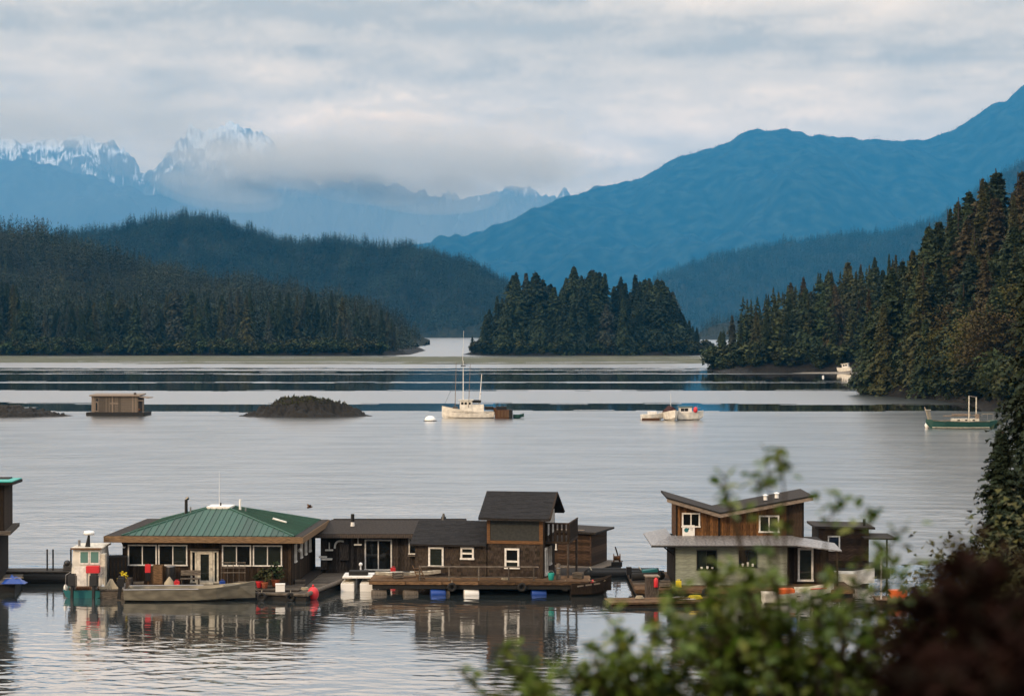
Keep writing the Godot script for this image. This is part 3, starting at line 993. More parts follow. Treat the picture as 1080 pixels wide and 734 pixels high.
func pipe(called: String, parent: Node, m: Material, pts: Array, r: float, sides := 8) -> MeshInstance3D:
	var s := Sheet.new()
	for i in pts.size() - 1:
		s.tube(pts[i], pts[i + 1], r, r, sides)
	return obj(called, s.done(), m, parent)

# a turned shape: outline of Vector2(radius, height)
func turned_mesh(outline: Array, sides := 14) -> ArrayMesh:
	var pts := PackedVector3Array()
	for p in outline:
		for i in sides + 1:
			pts.append(Vector3(cos(TAU * i / sides) * p.x, p.y, sin(TAU * i / sides) * p.x))
	var nu := sides + 1
	var nv := outline.size()
	var nor := PackedVector3Array()
	nor.resize(pts.size())
	for j in nv:
		for i in nu:
			var b: Vector2 = outline[mini(j + 1, nv - 1)] - outline[maxi(j - 1, 0)]
			nor[j * nu + i] = Vector3(cos(TAU * i / sides) * b.y, -b.x, sin(TAU * i / sides) * b.y).normalized()
	var idx := PackedInt32Array()
	for j in nv - 1:
		for i in nu - 1:
			var k := j * nu + i
			idx.append_array([k, k + 1, k + nu, k + 1, k + nu + 1, k + nu])
	var arr := []
	arr.resize(Mesh.ARRAY_MAX)
	arr[Mesh.ARRAY_VERTEX] = pts
	arr[Mesh.ARRAY_NORMAL] = nor
	arr[Mesh.ARRAY_INDEX] = idx
	var m := ArrayMesh.new()
	m.add_surface_from_arrays(Mesh.PRIMITIVE_TRIANGLES, arr)
	return m

func turned(called: String, parent: Node, m: Material, at: Vector3, outline: Array, rot := Vector3.ZERO, sides := 14) -> MeshInstance3D:
	return obj(called, turned_mesh(outline, sides), m, parent, at, rot)

func ball(r: float, squash := 1.0) -> Array:
	var o := []
	for i in 9:
		var a := -PI / 2 + PI * i / 8
		o.append(Vector2(maxf(cos(a) * r, 0.001), sin(a) * r * squash))
	return o

# a window in a wall that faces +z: frame bars with recessed panes; cols and rows of panes
func window(parent: Node, x0: float, x1: float, y0: float, y1: float, z: float, cols := 2, rows := 1, bar := 0.07, m: Material = null, cut := 0.5, called := "window") -> MeshInstance3D:
	var fm: Material = m if m else mats.white_trim
	var s := Sheet.new()
	var c := Vector3((x0 + x1) / 2, (y0 + y1) / 2, z)
	var w := x1 - x0
	var h := y1 - y0
	s.box(Vector3(0, h / 2 - bar / 2, 0.035), Vector3(w, bar, 0.09))
	s.box(Vector3(0, -h / 2 + bar / 2, 0.045), Vector3(w + 0.06, bar, 0.11))
	for k in [-1.0, 1.0]:
		s.box(Vector3(k * (w / 2 - bar / 2), 0, 0.034), Vector3(bar, h - 2 * bar, 0.086))
	for i in range(1, cols):
		s.box(Vector3(-w / 2 + w * (cut if cols == 2 else float(i) / cols), 0, 0.03), Vector3(bar * 0.8, h - 2 * bar, 0.076))
	for i in range(1, rows):
		s.box(Vector3(0, -h / 2 + h * (cut if rows == 2 else float(i) / rows), 0.028), Vector3(w - 2 * bar, bar, 0.07))
	var f := obj(called, s.done(), fm, parent, c)
	for i in cols:
		for j in rows:
			var a := -w / 2 + bar + (w - 2 * bar) * (0.0 if i == 0 else (cut if cols == 2 else float(i) / cols))
			var b := -w / 2 + bar + (w - 2 * bar) * (1.0 if i == cols - 1 else (cut if cols == 2 else float(i + 1) / cols))
			var d := -h / 2 + bar + (h - 2 * bar) * (0.0 if j == 0 else (cut if rows == 2 else float(j) / rows))
			var e := -h / 2 + bar + (h - 2 * bar) * (1.0 if j == rows - 1 else (cut if rows == 2 else float(j + 1) / rows))
			bx("pane", f, mats.dark_glass if rng.randf() < 0.6 else mats.reflect_tint_glass, Vector3((a + b) / 2, (d + e) / 2, 0.006), Vector3(b - a, e - d, 0.012), Vector3(rng.randf_range(-0.006, 0.006), rng.randf_range(-0.006, 0.006), 0))
	return f

# boards laid side by side over a wall that faces +z; upright or level
func boards(called: String, parent: Node, list: Array, x0: float, x1: float, y0: float, y1: float, z: float, wide: float, upright := true, thick := 0.03) -> void:
	var n := int(round((x1 - x0 if upright else y1 - y0) / wide))
	var step := (x1 - x0 if upright else y1 - y0) / n
	for i in n:
		var m: Material = list[rng.randi() % list.size()]
		var off := rnd(0.0, 0.008)
		if upright:
			bx(called, parent, m, Vector3(x0 + step * (i + 0.5), (y0 + y1) / 2, z + thick / 2 + off), Vector3(step - 0.014, y1 - y0, thick))
		else:
			bx(called, parent, m, Vector3((x0 + x1) / 2, y0 + step * (i + 0.5), z + thick / 2 + 0.012), Vector3(x1 - x0, step + 0.012, thick), Vector3(-0.10, 0, 0))

# rows of small uneven shingles on a wall that faces +z: too small to pick apart, one mesh
func shingles(called: String, parent: Node, m: Material, x0: float, x1: float, y0: float, y1: float, z: float, tall: float, wide: float) -> void:
	var s := Sheet.new()
	var rows := int(ceil((y1 - y0) / tall))
	for j in rows:
		var x := x0
		while x < x1 - 0.02:
			var w := minf(wide * rnd(0.5, 1.5), x1 - x)
			var tone := rnd(0.45, 1.25)
			s.tint = Color(tone, tone * rnd(0.94, 1.02), tone * rnd(0.88, 1.04))
			var ya := y0 + j * tall + rnd(-0.012, 0.012)
			var yb := minf(ya + tall * 1.25, y1)
			s.box(Vector3(x + w / 2, (ya + yb) / 2, z + 0.02 + rnd(0, 0.006)), Vector3(w - 0.008, yb - ya, 0.018), Basis(Vector3.RIGHT, -0.07))
			x += w
	var o := obj(called, s.done(true), m, parent)
	o.set_meta("kind", "stuff")

# courses of roof shingles on the quad a b (eave) c d (ridge), seen from above
func roof_shingles(called: String, parent: Node, m: Material, a: Vector3, b: Vector3, c: Vector3, d: Vector3, tall := 0.16, wide := 0.32) -> void:
	var s := Sheet.new()
	var up := ((d - a).cross(b - a)).normalized()
	if up.y < 0: up = -up
	var rows := int(ceil(a.distance_to(d) / tall))
	for j in rows:
		var t0 := float(j) / rows
		var t1 := minf(1.0, (j + 1.15) / rows)
		var l0 := a.lerp(d, t0)
		var r0 := b.lerp(c, t0)
		var l1 := a.lerp(d, t1)
		var r1 := b.lerp(c, t1)
		var n := int(ceil(l0.distance_to(r0) / wide))
		var off := rng.randf() * 0.6
		for i in n + 1:
			var u0 := clampf((i - off) / n, 0, 1)
			var u1 := clampf((i + 1 - off) / n, 0, 1)
			if u1 - u0 < 0.004: continue
			var tone := rnd(0.6, 1.3)
			s.tint = Color(tone, tone, tone * rnd(0.95, 1.05))
			var lift := up * rnd(0.026, 0.036)
			var p := l0.lerp(r0, u0 + 0.0015) + lift
			var q := l0.lerp(r0, u1 - 0.0015) + lift
			var e := l1.lerp(r1, u1 - 0.0015) + up * 0.014
			var f := l1.lerp(r1, u0 + 0.0015) + up * 0.014
			s.quad(f, e, q, p)
			s.quad(p, q, q - lift, p - lift)
	var o := obj(called, s.done(true), m, parent)
	o.set_meta("kind", "stuff")

# a slab: four top corners and a thickness straight down
func slab_mesh(p: Array, thick: float) -> ArrayMesh:
	var s := Sheet.new()
	var d := Vector3.DOWN * thick
	s.quad(p[3], p[2], p[1], p[0])
	s.quad(p[0] + d, p[1] + d, p[2] + d, p[3] + d)
	for i in 4:
		var a: Vector3 = p[i]
		var b: Vector3 = p[(i + 1) % 4]
		s.quad(a, b, b + d, a + d)
	return s.done()

func slab(called: String, parent: Node, m: Material, p: Array, thick: float) -> MeshInstance3D:
	return obj(called, slab_mesh(p, thick), m, parent)

# metal roofing sheets with raised seams on a face: eave a b, top c d (c above b); each sheet is a part
func metal_sheets(parent: Node, list: Array, a: Vector3, b: Vector3, c: Vector3, d: Vector3, wide: float) -> void:
	var u := (b - a).normalized()
	var length := a.distance_to(b)
	var up := (d - a).cross(b - a).normalized()
	if up.y < 0: up = -up
	var rise := up.cross(u).normalized()
	if rise.y < 0: rise = -rise
	var sd := (d - a).dot(u)
	var sc := (c - a).dot(u)
	var hi := (d - a).dot(rise)
	var top := func(q: float) -> float:
		if q < sd: return hi * q / maxf(sd, 0.001)
		if q > sc: return hi * (length - q) / maxf(length - sc, 0.001)
		return hi
	var n := int(round(length / wide))
	for i in n:
		var q0 := length * i / n
		var q1 := length * (i + 1) / n
		var cuts := [q0]
		for q in [sd, sc]:
			if q > q0 + 0.01 and q < q1 - 0.01: cuts.append(q)
		cuts.append(q1)
		var s := Sheet.new()
		for k in cuts.size() - 1:
			var x0: float = cuts[k]
			var x1: float = cuts[k + 1]
			s.quad(a + u * x0 + rise * top.call(x0) + up * 0.01, a + u * x1 + rise * top.call(x1) + up * 0.01, a + u * x1 + up * 0.01, a + u * x0 + up * 0.01)
		var h: float = top.call(q0 + 0.02)
		if h > 0.1:
			var bas := Basis(u, up, -rise)
			s.box(a + u * (q0 + 0.02) + rise * h * 0.5 + up * 0.028, Vector3(0.035, 0.045, h), bas)
		obj("roof_sheet", s.done(), list[rng.randi() % list.size()], parent)

# planks of a deck; they run along x or along z
func planks(parent: Node, list: Array, x0: float, x1: float, z0: float, z1: float, y: float, wide: float, along_x: bool, called := "plank") -> void:
	var n := int(round((z1 - z0 if along_x else x1 - x0) / wide))
	var step := (z1 - z0 if along_x else x1 - x0) / n
	for i in n:
		var m: Material = list[rng.randi() % list.size()]
		var e := rnd(-0.03, 0.03)
		if along_x:
			bx(called, parent, m, Vector3((x0 + x1) / 2 + e, y - 0.02 + rnd(-0.004, 0.004), z0 + step * (i + 0.5)), Vector3(x1 - x0, 0.04, step - 0.012))
		else:
			bx(called, parent, m, Vector3(x0 + step * (i + 0.5), y - 0.02 + rnd(-0.004, 0.004), (z0 + z1) / 2 + e), Vector3(step - 0.012, 0.04, z1 - z0))

# an open or decked hull lofted through stations [x, half width at the rail, half width at the chine, y rail, y chine, y keel]; the bow is at the last one
func hull_mesh(st: Array, deck: float, inner := 0.05) -> ArrayMesh:
	var s := Sheet.new()
	var n := st.size()
	for i in n - 1:
		var a: Array = st[i]
		var b: Array = st[i + 1]
		for k in [-1.0, 1.0]:
			var p := [Vector3(a[0], a[3], k * a[1]), Vector3(a[0], a[4], k * a[2]), Vector3(a[0], a[5], 0)]
			var q := [Vector3(b[0], b[3], k * b[1]), Vector3(b[0], b[4], k * b[2]), Vector3(b[0], b[5], 0)]
			for j in 2:
				if k > 0: s.quad(p[j], q[j], q[j + 1], p[j + 1])
				else: s.quad(q[j], p[j], p[j + 1], q[j + 1])
			# rail and inside
			var ia := Vector3(a[0], a[3] + 0.02, k * maxf(a[1] - inner, 0.0))
			var ib := Vector3(b[0], b[3] + 0.02, k * maxf(b[1] - inner, 0.0))
			var oa: Vector3 = p[0] + Vector3(0, 0.02, k * 0.02)
			var ob: Vector3 = q[0] + Vector3(0, 0.02, k * 0.02)
			s.quad(oa, ob, ib, ia)
			s.quad(oa, ob, q[0], p[0])
			var fa := Vector3(a[0], deck, k * maxf(lerpf(a[2], a[1], clampf((deck - a[4]) / (a[3] - a[4]), 0, 1)) - inner, 0.0))
			var fb := Vector3(b[0], deck, k * maxf(lerpf(b[2], b[1], clampf((deck - b[4]) / (b[3] - b[4]), 0, 1)) - inner, 0.0))
			if deck < a[3]:
				s.quad(ia, ib, fb, fa)
			s.quad(fa, fb, Vector3(b[0], deck, 0), Vector3(a[0], deck, 0))
	for e in [st[0], st[n - 1]]:
		for k in [-1.0, 1.0]:
			s.quad(Vector3(e[0], e[3], 0), Vector3(e[0], e[3], k * e[1]), Vector3(e[0], e[4], k * e[2]), Vector3(e[0], e[5], 0))
	return s.done()

func outboard(parent: Node, at: Vector3, dir: float, k := 1.0) -> void:
	# engine on a transom; dir is the way it points along x
	var o := obj("outboard_engine", box_mesh(Vector3(0.42 * k, 0.5 * k, 0.36 * k)), mats.black_plastic, parent, at + Vector3(dir * 0.25 * k, 0.45 * k, 0), Vector3(0, 0, dir * 0.12))
	bx("cowling_top", o, mats.black_plastic, Vector3(0, 0.29 * k, 0), Vector3(0.34 * k, 0.12 * k, 0.28 * k))
	bx("leg", o, mats.black_plastic, Vector3(0.02 * dir, -0.62 * k, 0), Vector3(0.2 * k, 0.8 * k, 0.12 * k))
	bx("bracket", o, mats.grey_metal, Vector3(-0.2 * dir * k, -0.22 * k, 0), Vector3(0.14 * k, 0.34 * k, 0.26 * k))

# ---------- float houses ----------
func make_houses() -> void:
	green_roof_house()
	long_cabin()
	tower_house()
	brown_shed()
	butterfly_house()
	back_shed()
	edge_house()

func green_roof_house() -> void:
	var o := thing("float_house", "brown float house under a wide green metal hip roof, at the left", "float house", Vector3(-18.55, 0, -124), deg_to_rad(-3.0), "float houses on the inlet")
	var l := -5.15
	var r := 5.2
	var back := -9.6
	# float and deck
	var f := span("float", o, mats.black_float, l - 1.0, r + 0.7, -0.3, 0.30, back - 0.5, 2.2)
	var d := span("deck", o, mats.grey_board_0, l - 1.1, r + 0.8, 0.30, 0.40, back - 0.6, 2.3)
	planks(d, trio("grey_plank"), l - 1.1 - d.position.x, r + 0.8 - d.position.x, -0.3 - d.position.z, 2.3 - d.position.z, 0.095, 0.2, true)
	# walls
	var w := span("wall", o, mats.dark_wall, l, r, 0.42, 3.1, back, -0.02)
	boards("wall_board", o, trio("brown_board"), l, r, 0.44, 3.06, -0.02, 0.21)
	for i in 44:
		bx("wall_board", o, trio("brown_board")[rng.randi() % 3], Vector3(r + 0.015 + rnd(0, 0.006), 1.75, back + 0.11 + i * 0.2165), Vector3(0.03, 2.62, 0.2))
	# front windows and door
	for x in [-4.80, -2.93, 0.97, 2.86]:
		window(o, x, x + 1.78, 1.58, 2.86, 0.02, 2, 1, 0.075)
	window(o, -0.95, -0.58, 0.55, 2.52, 0.02, 1, 1, 0.1, mats.cream_paint, 0.5, "sidelight")
	window(o, 0.42, 0.76, 0.55, 2.52, 0.02, 1, 1, 0.1, mats.cream_paint, 0.5, "sidelight")
	var door := window(o, -0.56, 0.40, 0.48, 2.52, 0.03, 1, 1, 0.22, mats.cream_paint, 0.5, "door")
	obj("handle", turned_mesh(ball(0.035), 8), mats.grey_metal, door, Vector3(0.40, -0.05, 0.11))
	span("door_canopy", o, mats.grey_board_1, -1.05, 0.86, 2.58, 2.66, 0.0, 0.35)
	# narrow windows along the right side
	for z in [-1.1, -3.4, -5.2, -7.0]:
		var sw := window(o, -0.27, 0.27, 1.75, 2.85, 0.0, 1, 1, 0.08)
		sw.position = Vector3(r + 0.05, 2.25, z)
		sw.rotation.y = PI / 2
	obj("porch_lamp", turned_mesh(ball(0.13), 10), mats.white_plastic, o, Vector3(r + 0.22, 2.35, -1.9))
	obj("porch_lamp", turned_mesh(ball(0.09), 10), mats.white_plastic, o, Vector3(l + 0.12, 2.72, 0.12))
	# fascia and roof
	var el := l - 0.95
	var er := r + 0.85
	var ef := 0.85
	var eb := back - 0.85
	var eav := span("soffit", o, mats.brown_board_1, el + 0.05, er - 0.05, 3.06, 3.12, eb + 0.05, ef - 0.05)
	span("fascia", o, mats.tan_fascia, el, er, 3.06, 3.44, ef - 0.05, ef)
	span("fascia", o, mats.tan_fascia, er - 0.05, er, 3.06, 3.44, eb, ef - 0.052)
	span("fascia", o, mats.tan_fascia, el, el + 0.05, 3.06, 3.44, eb, ef - 0.052)
	span("fascia", o, mats.tan_fascia, el + 0.052, er - 0.052, 3.06, 3.44, eb, eb + 0.05)
	span("roof_margin", o, mats.roof_felt, el + 0.05, er - 0.05, 3.34, 3.46, eb + 0.05, ef - 0.05)
	var roof := span("roof", o, mats.green_sheet_0, -1.0, 0.9, 4.60, 4.70, -5.2, -3.9)
	var gl := el + 1.1
	var gr := er - 0.55
	var gf := ef - 0.12
	var gb := eb + 0.6
	var c := roof.position
	var a := Vector3(gl, 3.47, gf) - c
	var b := Vector3(gr, 3.47, gf) - c
	var g := Vector3(gr, 3.47, gb) - c
	var h := Vector3(gl, 3.47, gb) - c
	var t0 := Vector3(-0.72, 4.72, -3.7) - c
	var t1 := Vector3(0.72, 4.72, -3.7) - c
	var t2 := Vector3(0.72, 4.72, -5.3) - c
	var t3 := Vector3(-0.72, 4.72, -5.3) - c
	var gs := trio("green_sheet")
	metal_sheets(roof, gs, a, b, t1, t0, 0.38)
	metal_sheets(roof, gs, b, g, t2, t1, 0.38)
	metal_sheets(roof, gs, g, h, t3, t2, 0.7)
	metal_sheets(roof, gs, h, a, t0, t3, 0.38)
	for e in [[a, t0], [b, t1], [g, t2], [h, t3]]:
		rod("hip_cap", roof, mats.green_sheet_2, e[0] + Vector3.UP * 0.02, e[1] + Vector3.UP * 0.02, 0.06)
	bx("roof_cap", roof, mats.white_trim, t0.lerp(t2, 0.5) + Vector3.UP * 0.06, Vector3(1.5, 0.14, 1.7))
	rod("vent", roof, mats.black_plastic, t0.lerp(t2, 0.5) + Vector3.UP * 0.1, t0.lerp(t2, 0.5) + Vector3.UP * 0.32, 0.05)
	rod("aerial", roof, mats.white_plastic, t0.lerp(t2, 0.45) + Vector3.UP * 0.1, t0.lerp(t2, 0.45) + Vector3.UP * 2.3, 0.013, 0.006)
	pipe("stovepipe", roof, mats.black_plastic, [Vector3(-2.15, 3.9, -4.3) - c, Vector3(-2.15, 5.25, -4.3) - c, Vector3(-2.0, 5.36, -4.3) - c], 0.10)
	rod("vent_pipe", roof, mats.grey_metal, Vector3(-1.85, 4.0, -4.2) - c, Vector3(-1.85, 4.78, -4.2) - c, 0.05)
	rod("vent_pipe", roof, mats.white_plastic, Vector3(1.25, 4.2, -4.4) - c, Vector3(1.25, 5.25, -4.4) - c, 0.075)
	rod("vent_pipe", roof, mats.grey_metal, Vector3(1.6, 4.1, -4.4) - c, Vector3(1.6, 4.72, -4.4) - c, 0.05)
	var slope := b.lerp(g, 0.42).lerp(t1.lerp(t2, 0.42), 0.35)
	bx("skylight", roof, mats.white_trim, slope + Vector3.UP * 0.08, Vector3(0.9, 0.10, 0.22), Vector3(0, 0, -0.28))
	for x in [l + 0.15, r - 0.15]:
		rod("eave_bracket", o, mats.brown_board_0, Vector3(x, 2.7, 0.05), Vector3(x, 3.06, 0.7), 0.05)

func long_cabin() -> void:
	var o := thing("float_house", "long low grey-brown board cabin with a white-framed sliding glass door", "float house", Vector3(-8.4, 0, -131.5), 0.0, "float houses on the inlet")
	var l := -3.9
	var r := 5.3
	span("float", o, mats.black_float, l - 0.4, r, -0.3, 0.16, -6.0, 1.6)
	planks(o, trio("grey_plank"), l - 0.5, r, 0.05, 1.7, 0.26, 0.2, true)
	span("wall", o, mats.dark_wall, l, r, 0.2, 2.86, -5.5, -0.02)
	boards("wall_board", o, trio("grey_board"), l, r, 0.22, 2.84, -0.02, 0.19)
	for i in 26:
		bx("wall_board", o, trio("grey_board")[rng.randi() % 3], Vector3(l - 0.015, 1.53, -5.4 + i * 0.207), Vector3(0.03, 2.62, 0.19))
	window(o, -1.08, 0.68, 0.42, 2.42, 0.02, 2, 1, 0.09, null, 0.5, "sliding_door")
	window(o, 1.75, 2.3, 1.45, 2.5, 0.02, 1, 1, 0.08)
	span("shelf", o, mats.grey_plank_2, 1.7, 2.5, 1.34, 1.41, 0.03, 0.3)
	# roof: low slope towards the camera, its left end hipped
	var q := [Vector3(l - 0.9, 2.86, 0.85), Vector3(r + 0.1, 2.86, 0.85), Vector3(r + 0.1, 3.42, -2.9), Vector3(l + 0.55, 3.42, -2.9)]
	slab("roof", o, mats.roof_felt, [q[0], q[1], q[2], q[3]], 0.08)
	slab("roof", o, mats.roof_felt, [Vector3(l - 0.9, 2.86, -6.2), q[0], q[3] + Vector3(0, 0.002, 0), q[3] + Vector3(0, 0.002, -0.3)], 0.08)
	slab("roof", o, mats.roof_felt, [Vector3(r + 0.1, 2.86, -6.2), Vector3(l - 0.9, 2.86, -6.2), q[3] + Vector3(0, -0.003, -0.25), q[2] + Vector3(0, -0.003, -0.25)], 0.08)
	span("ridge_board", o, mats.dark_wall, l + 0.55, r + 0.1, 3.40, 3.46, -3.2, -2.85)
	span("fascia", o, mats.grey_board_2, l - 0.9, r + 0.1, 2.58, 2.83, 0.80, 0.86)
	span("fascia", o, mats.grey_board_2, l - 0.92, l - 0.86, 2.58, 2.83, -6.2, 0.79)
	rod("stovepipe", o, mats.white_trim, Vector3(-1.95, 3.0, -1.2), Vector3(-1.95, 3.42, -1.2), 0.16, 0.11)
	rod("stovepipe", o, mats.black_plastic, Vector3(-1.95, 3.42, -1.2), Vector3(-1.95, 3.95, -1.2), 0.12)
	var v := rod("roof_vent", o, mats.black_plastic, Vector3(3.9, 3.4, -2.9), Vector3(3.9, 3.62, -2.9), 0.2, 0.16)
	rod("vent_cap", v, mats.black_plastic, Vector3(0, 0.22, 0), Vector3(0, 0.42, 0), 0.1, 0.06)
	pipe("drain_pipe", o, mats.white_plastic, [Vector3(-3.0, 1.85, 0.12), Vector3(-2.97, 2.1, 0.12), Vector3(-2.85, 2.28, 0.12), Vector3(-2.65, 2.34, 0.12), Vector3(-2.42, 2.3, 0.12)], 0.065)
	span("meter_box", o, mats.grey_board_2, -2.68, -2.1, 1.1, 2.12, 0.02, 0.24)
	for p in [[-3.35, 1.75], [-1.5, 2.1]]:
		var lamp := bx("wall_lamp", o, mats.white_trim, Vector3(p[0], p[1], 0.2), Vector3(0.5, 0.09, 0.3))
		bx("lamp_arm", lamp, mats.white_trim, Vector3(0, 0.26, -0.1), Vector3(0.07, 0.44, 0.07))
	span("side_shelf", o, mats.white_trim, l + 0.05, l + 0.75, 1.12, 1.22, 0.02, 0.4)
	span("side_shelf", o, mats.white_trim, l - 0.1, l + 0.4, 1.26, 1.36, 0.02, 0.4)
	span("locker", o, mats.grey_board_1, l + 0.02, l + 0.42, 0.5, 1.05, 0.02, 0.35)

func tower_house() -> void:
	var o := thing("float_house", "dark shingled float house with a two-storey gabled tower and side balcony", "float house", Vector3(1.85, 0, -123.6), deg_to_rad(-10.0), "float houses on the inlet")
	# local x runs left (negative) from the front right corner of the tower; deck floor 0.9 m above the water
	span("float_beam", o, mats.black_float, -8.2, 1.6, 0.28, 0.62, -6.0, -5.7)
	span("float_beam", o, mats.black_float, -8.2, 1.6, 0.28, 0.62, -0.2, 0.1)
	span("deck", o, mats.brown_board_0, -8.4, 1.9, 0.62, 0.80, -6.2, 0.3)
	# low wing at the left
	span("wall", o, mats.dark_wall, -7.9, -3.45, 0.8, 2.86, -4.6, -0.02)
	shingles("wall_shingles", o, mats.wall_shingle, -7.9, -3.45, 0.82, 2.84, -0.02, 0.17, 0.2)
	window(o, -7.05, -6.10, 1.42, 2.66, 0.03, 1, 1, 0.11)
	window(o, -5.05, -4.22, 1.92, 2.68, 0.03, 1, 2, 0.11)
	var e := 2.82
	slab("wing_roof", o, mats.roof_felt, [Vector3(-8.15, e, 0.35), Vector3(-3.42, e, 0.35), Vector3(-3.42, 4.06, -2.3), Vector3(-8.15, 4.06, -2.3)], 0.07)
	slab("wing_roof", o, mats.roof_felt, [Vector3(-3.42, e, -4.95), Vector3(-8.15, e, -4.95), Vector3(-8.15, 4.058, -2.302), Vector3(-3.42, 4.058, -2.302)], 0.07)
	roof_shingles("roof_shingles", o, mats.roof_shingle, Vector3(-8.17, e, 0.37), Vector3(-3.44, e, 0.37), Vector3(-3.44, 4.07, -2.3), Vector3(-8.17, 4.07, -2.3))
	# tower
	span("wall", o, mats.dark_wall, -3.4, 0.0, 0.8, 4.62, -4.6, -0.02)
	shingles("wall_shingles", o, mats.wall_shingle, -3.4, -0.02, 0.82, 2.92, -0.02, 0.17, 0.2)
	window(o, -2.32, -1.42, 1.42, 2.66, 0.03, 1, 2, 0.11, null, 0.36)
	span("upper_panel", o, mats.slate_panel, -3.22, -0.2, 3.12, 4.55, -0.02, 0.03)
	span("corner_board", o, mats.brown_trim, -3.42, -3.22, 2.92, 4.56, -0.02, 0.06)
	span("corner_board", o, mats.brown_trim, -0.2, 0.03, 3.12, 4.56, -0.02, 0.06)
	span("band_board", o, mats.brown_trim, -3.22, 0.04, 2.93, 3.12, -0.02, 0.065)
	span("corner_board", o, mats.brown_board_2, -0.16, 0.03, 0.82, 2.92, -0.02, 0.05)
	# tower roof, ridge along x
	var rh := 5.92
	var eh := 4.5
	var zf := 0.55
	var zb := -5.15
	var zm := -2.3
	slab("tower_roof", o, mats.roof_felt, [Vector3(-3.85, eh, zf), Vector3(0.55, eh, zf), Vector3(0.55, rh, zm), Vector3(-3.85, rh, zm)], 0.12)
	slab("tower_roof", o, mats.roof_felt, [Vector3(0.55, eh, zb), Vector3(-3.85, eh, zb), Vector3(-3.85, rh - 0.002, zm - 0.002), Vector3(0.55, rh - 0.002, zm - 0.002)], 0.12)
	roof_shingles("roof_shingles", o, mats.roof_shingle, Vector3(-3.87, eh, zf + 0.02), Vector3(0.57, eh, zf + 0.02), Vector3(0.57, rh, zm), Vector3(-3.87, rh, zm))
	roof_shingles("roof_shingles", o, mats.roof_shingle, Vector3(0.57, eh, zb - 0.02), Vector3(-3.87, eh, zb - 0.02), Vector3(-3.87, rh, zm), Vector3(0.57, rh, zm))
	# gable of the right end with its windows
	var s := Sheet.new()
	for x in [-3.4, 0.0]:
		s.tri(Vector3(x, 4.6, -0.02), Vector3(x, 5.84, zm), Vector3(x, 4.6, -4.6))
	obj("gable", s.done(), mats.brown_board_0, o)
	for i in 23:
		bx("wall_board", o, trio("brown_board")[rng.randi() % 3], Vector3(0.02, 2.7, -0.12 - i * 0.2), Vector3(0.03, 3.75, 0.19))
	for p in [[-1.15, 3.35, 4.75], [-2.05, 3.35, 5.2], [-2.75, 3.35, 5.2], [-3.6, 3.35, 4.75]]:
		var w := window(o, -0.26, 0.26, p[1], p[2], 0.0, 1, 1, 0.09)
		w.position = Vector3(0.05, (p[1] + p[2]) / 2, p[0])
		w.rotation.y = PI / 2
	var dr := window(o, -0.42, 0.42, 0.92, 2.62, 0.0, 1, 1, 0.12, null, 0.5, "door")
	dr.position = Vector3(0.05, 1.8, -1.0)
	dr.rotation.y = PI / 2
	var w2 := window(o, -0.36, 0.36, 1.45, 2.62, 0.0, 1, 1, 0.1)
	w2.position = Vector3(0.05, 2.0, -2.5)
	w2.rotation.y = PI / 2
	for k in 2:
		rod("barge_board", o, mats.brown_board_1, Vector3(0.53, eh - 0.02, zf if k == 0 else zb), Vector3(0.53, rh - 0.04, zm), 0.07)
	# balcony
	var bal := span("balcony", o, mats.brown_board_1, 0.04, 1.55, 2.92, 3.06, -4.4, -0.6)
	var o2 := Vector3(0.795, 2.99, -2.5)
	bx("rail", bal, mats.brown_board_2, Vector3(0.0, 1.16, 1.86), Vector3(1.52, 0.09, 0.09))
	bx("rail", bal, mats.brown_board_2, Vector3(0.72, 1.16, 0.0), Vector3(0.09, 0.09, 3.62))
	for i in 6:
		bx("baluster", bal, mats.brown_board_0, Vector3(-0.66 + i * 0.27, 0.59, 1.86), Vector3(0.17, 1.05, 0.05))
	for i in 12:
		bx("baluster", bal, mats.brown_board_0, Vector3(0.72, 0.59, 1.7 - i * 0.31), Vector3(0.05, 1.05, 0.2))
	for z in [-0.7, -4.3]:
		rod("post", o, mats.grey_board_2, Vector3(1.45, 0.8, z), Vector3(1.45, 2.92, z), 0.07)

func brown_shed() -> void:
	var o := thing("float_shed", "brown flat-roofed shed on a float behind the tower's balcony", "shed", Vector3(4.35, 0, -135), deg_to_rad(-20.0))
	var l := -2.4
	var r := 0.9
	span("float", o, mats.black_float, l - 0.4, r + 0.9, -0.3, 0.24, -3.9, 0.8)
	span("deck", o, mats.grey_plank_2, l - 0.5, r + 1.0, 0.24, 0.31, -4.0, 0.9)
	span("wall", o, mats.dark_wall, l, r, 0.32, 2.5, -3.5, -0.02)
	boards("wall_board", o, trio("shed_board"), l, r, 0.34, 2.46, -0.02, 0.2, false)
	for i in 11:
		bx("wall_board", o, trio("shed_board")[rng.randi() % 3], Vector3(r + 0.02, 0.45 + i * 0.194, -1.75), Vector3(0.03, 0.2, 3.4))
	span("corner_board", o, mats.shed_board_2, r - 0.06, r + 0.045, 0.34, 2.47, -0.05, 0.05)
	window(o, l + 0.08, l + 0.95, 1.3, 2.2, 0.04, 2, 1, 0.08)
	slab("roof", o, mats.roof_felt, [Vector3(l - 0.3, 2.66, 0.35), Vector3(r + 0.45, 2.58, 0.35), Vector3(r + 0.45, 2.58, -3.8), Vector3(l - 0.3, 2.66, -3.8)], 0.13)
	span("roof_batten", o, mats.pale_fascia, l - 0.2, r - 0.4, 2.665, 2.71, 0.1, 0.24)

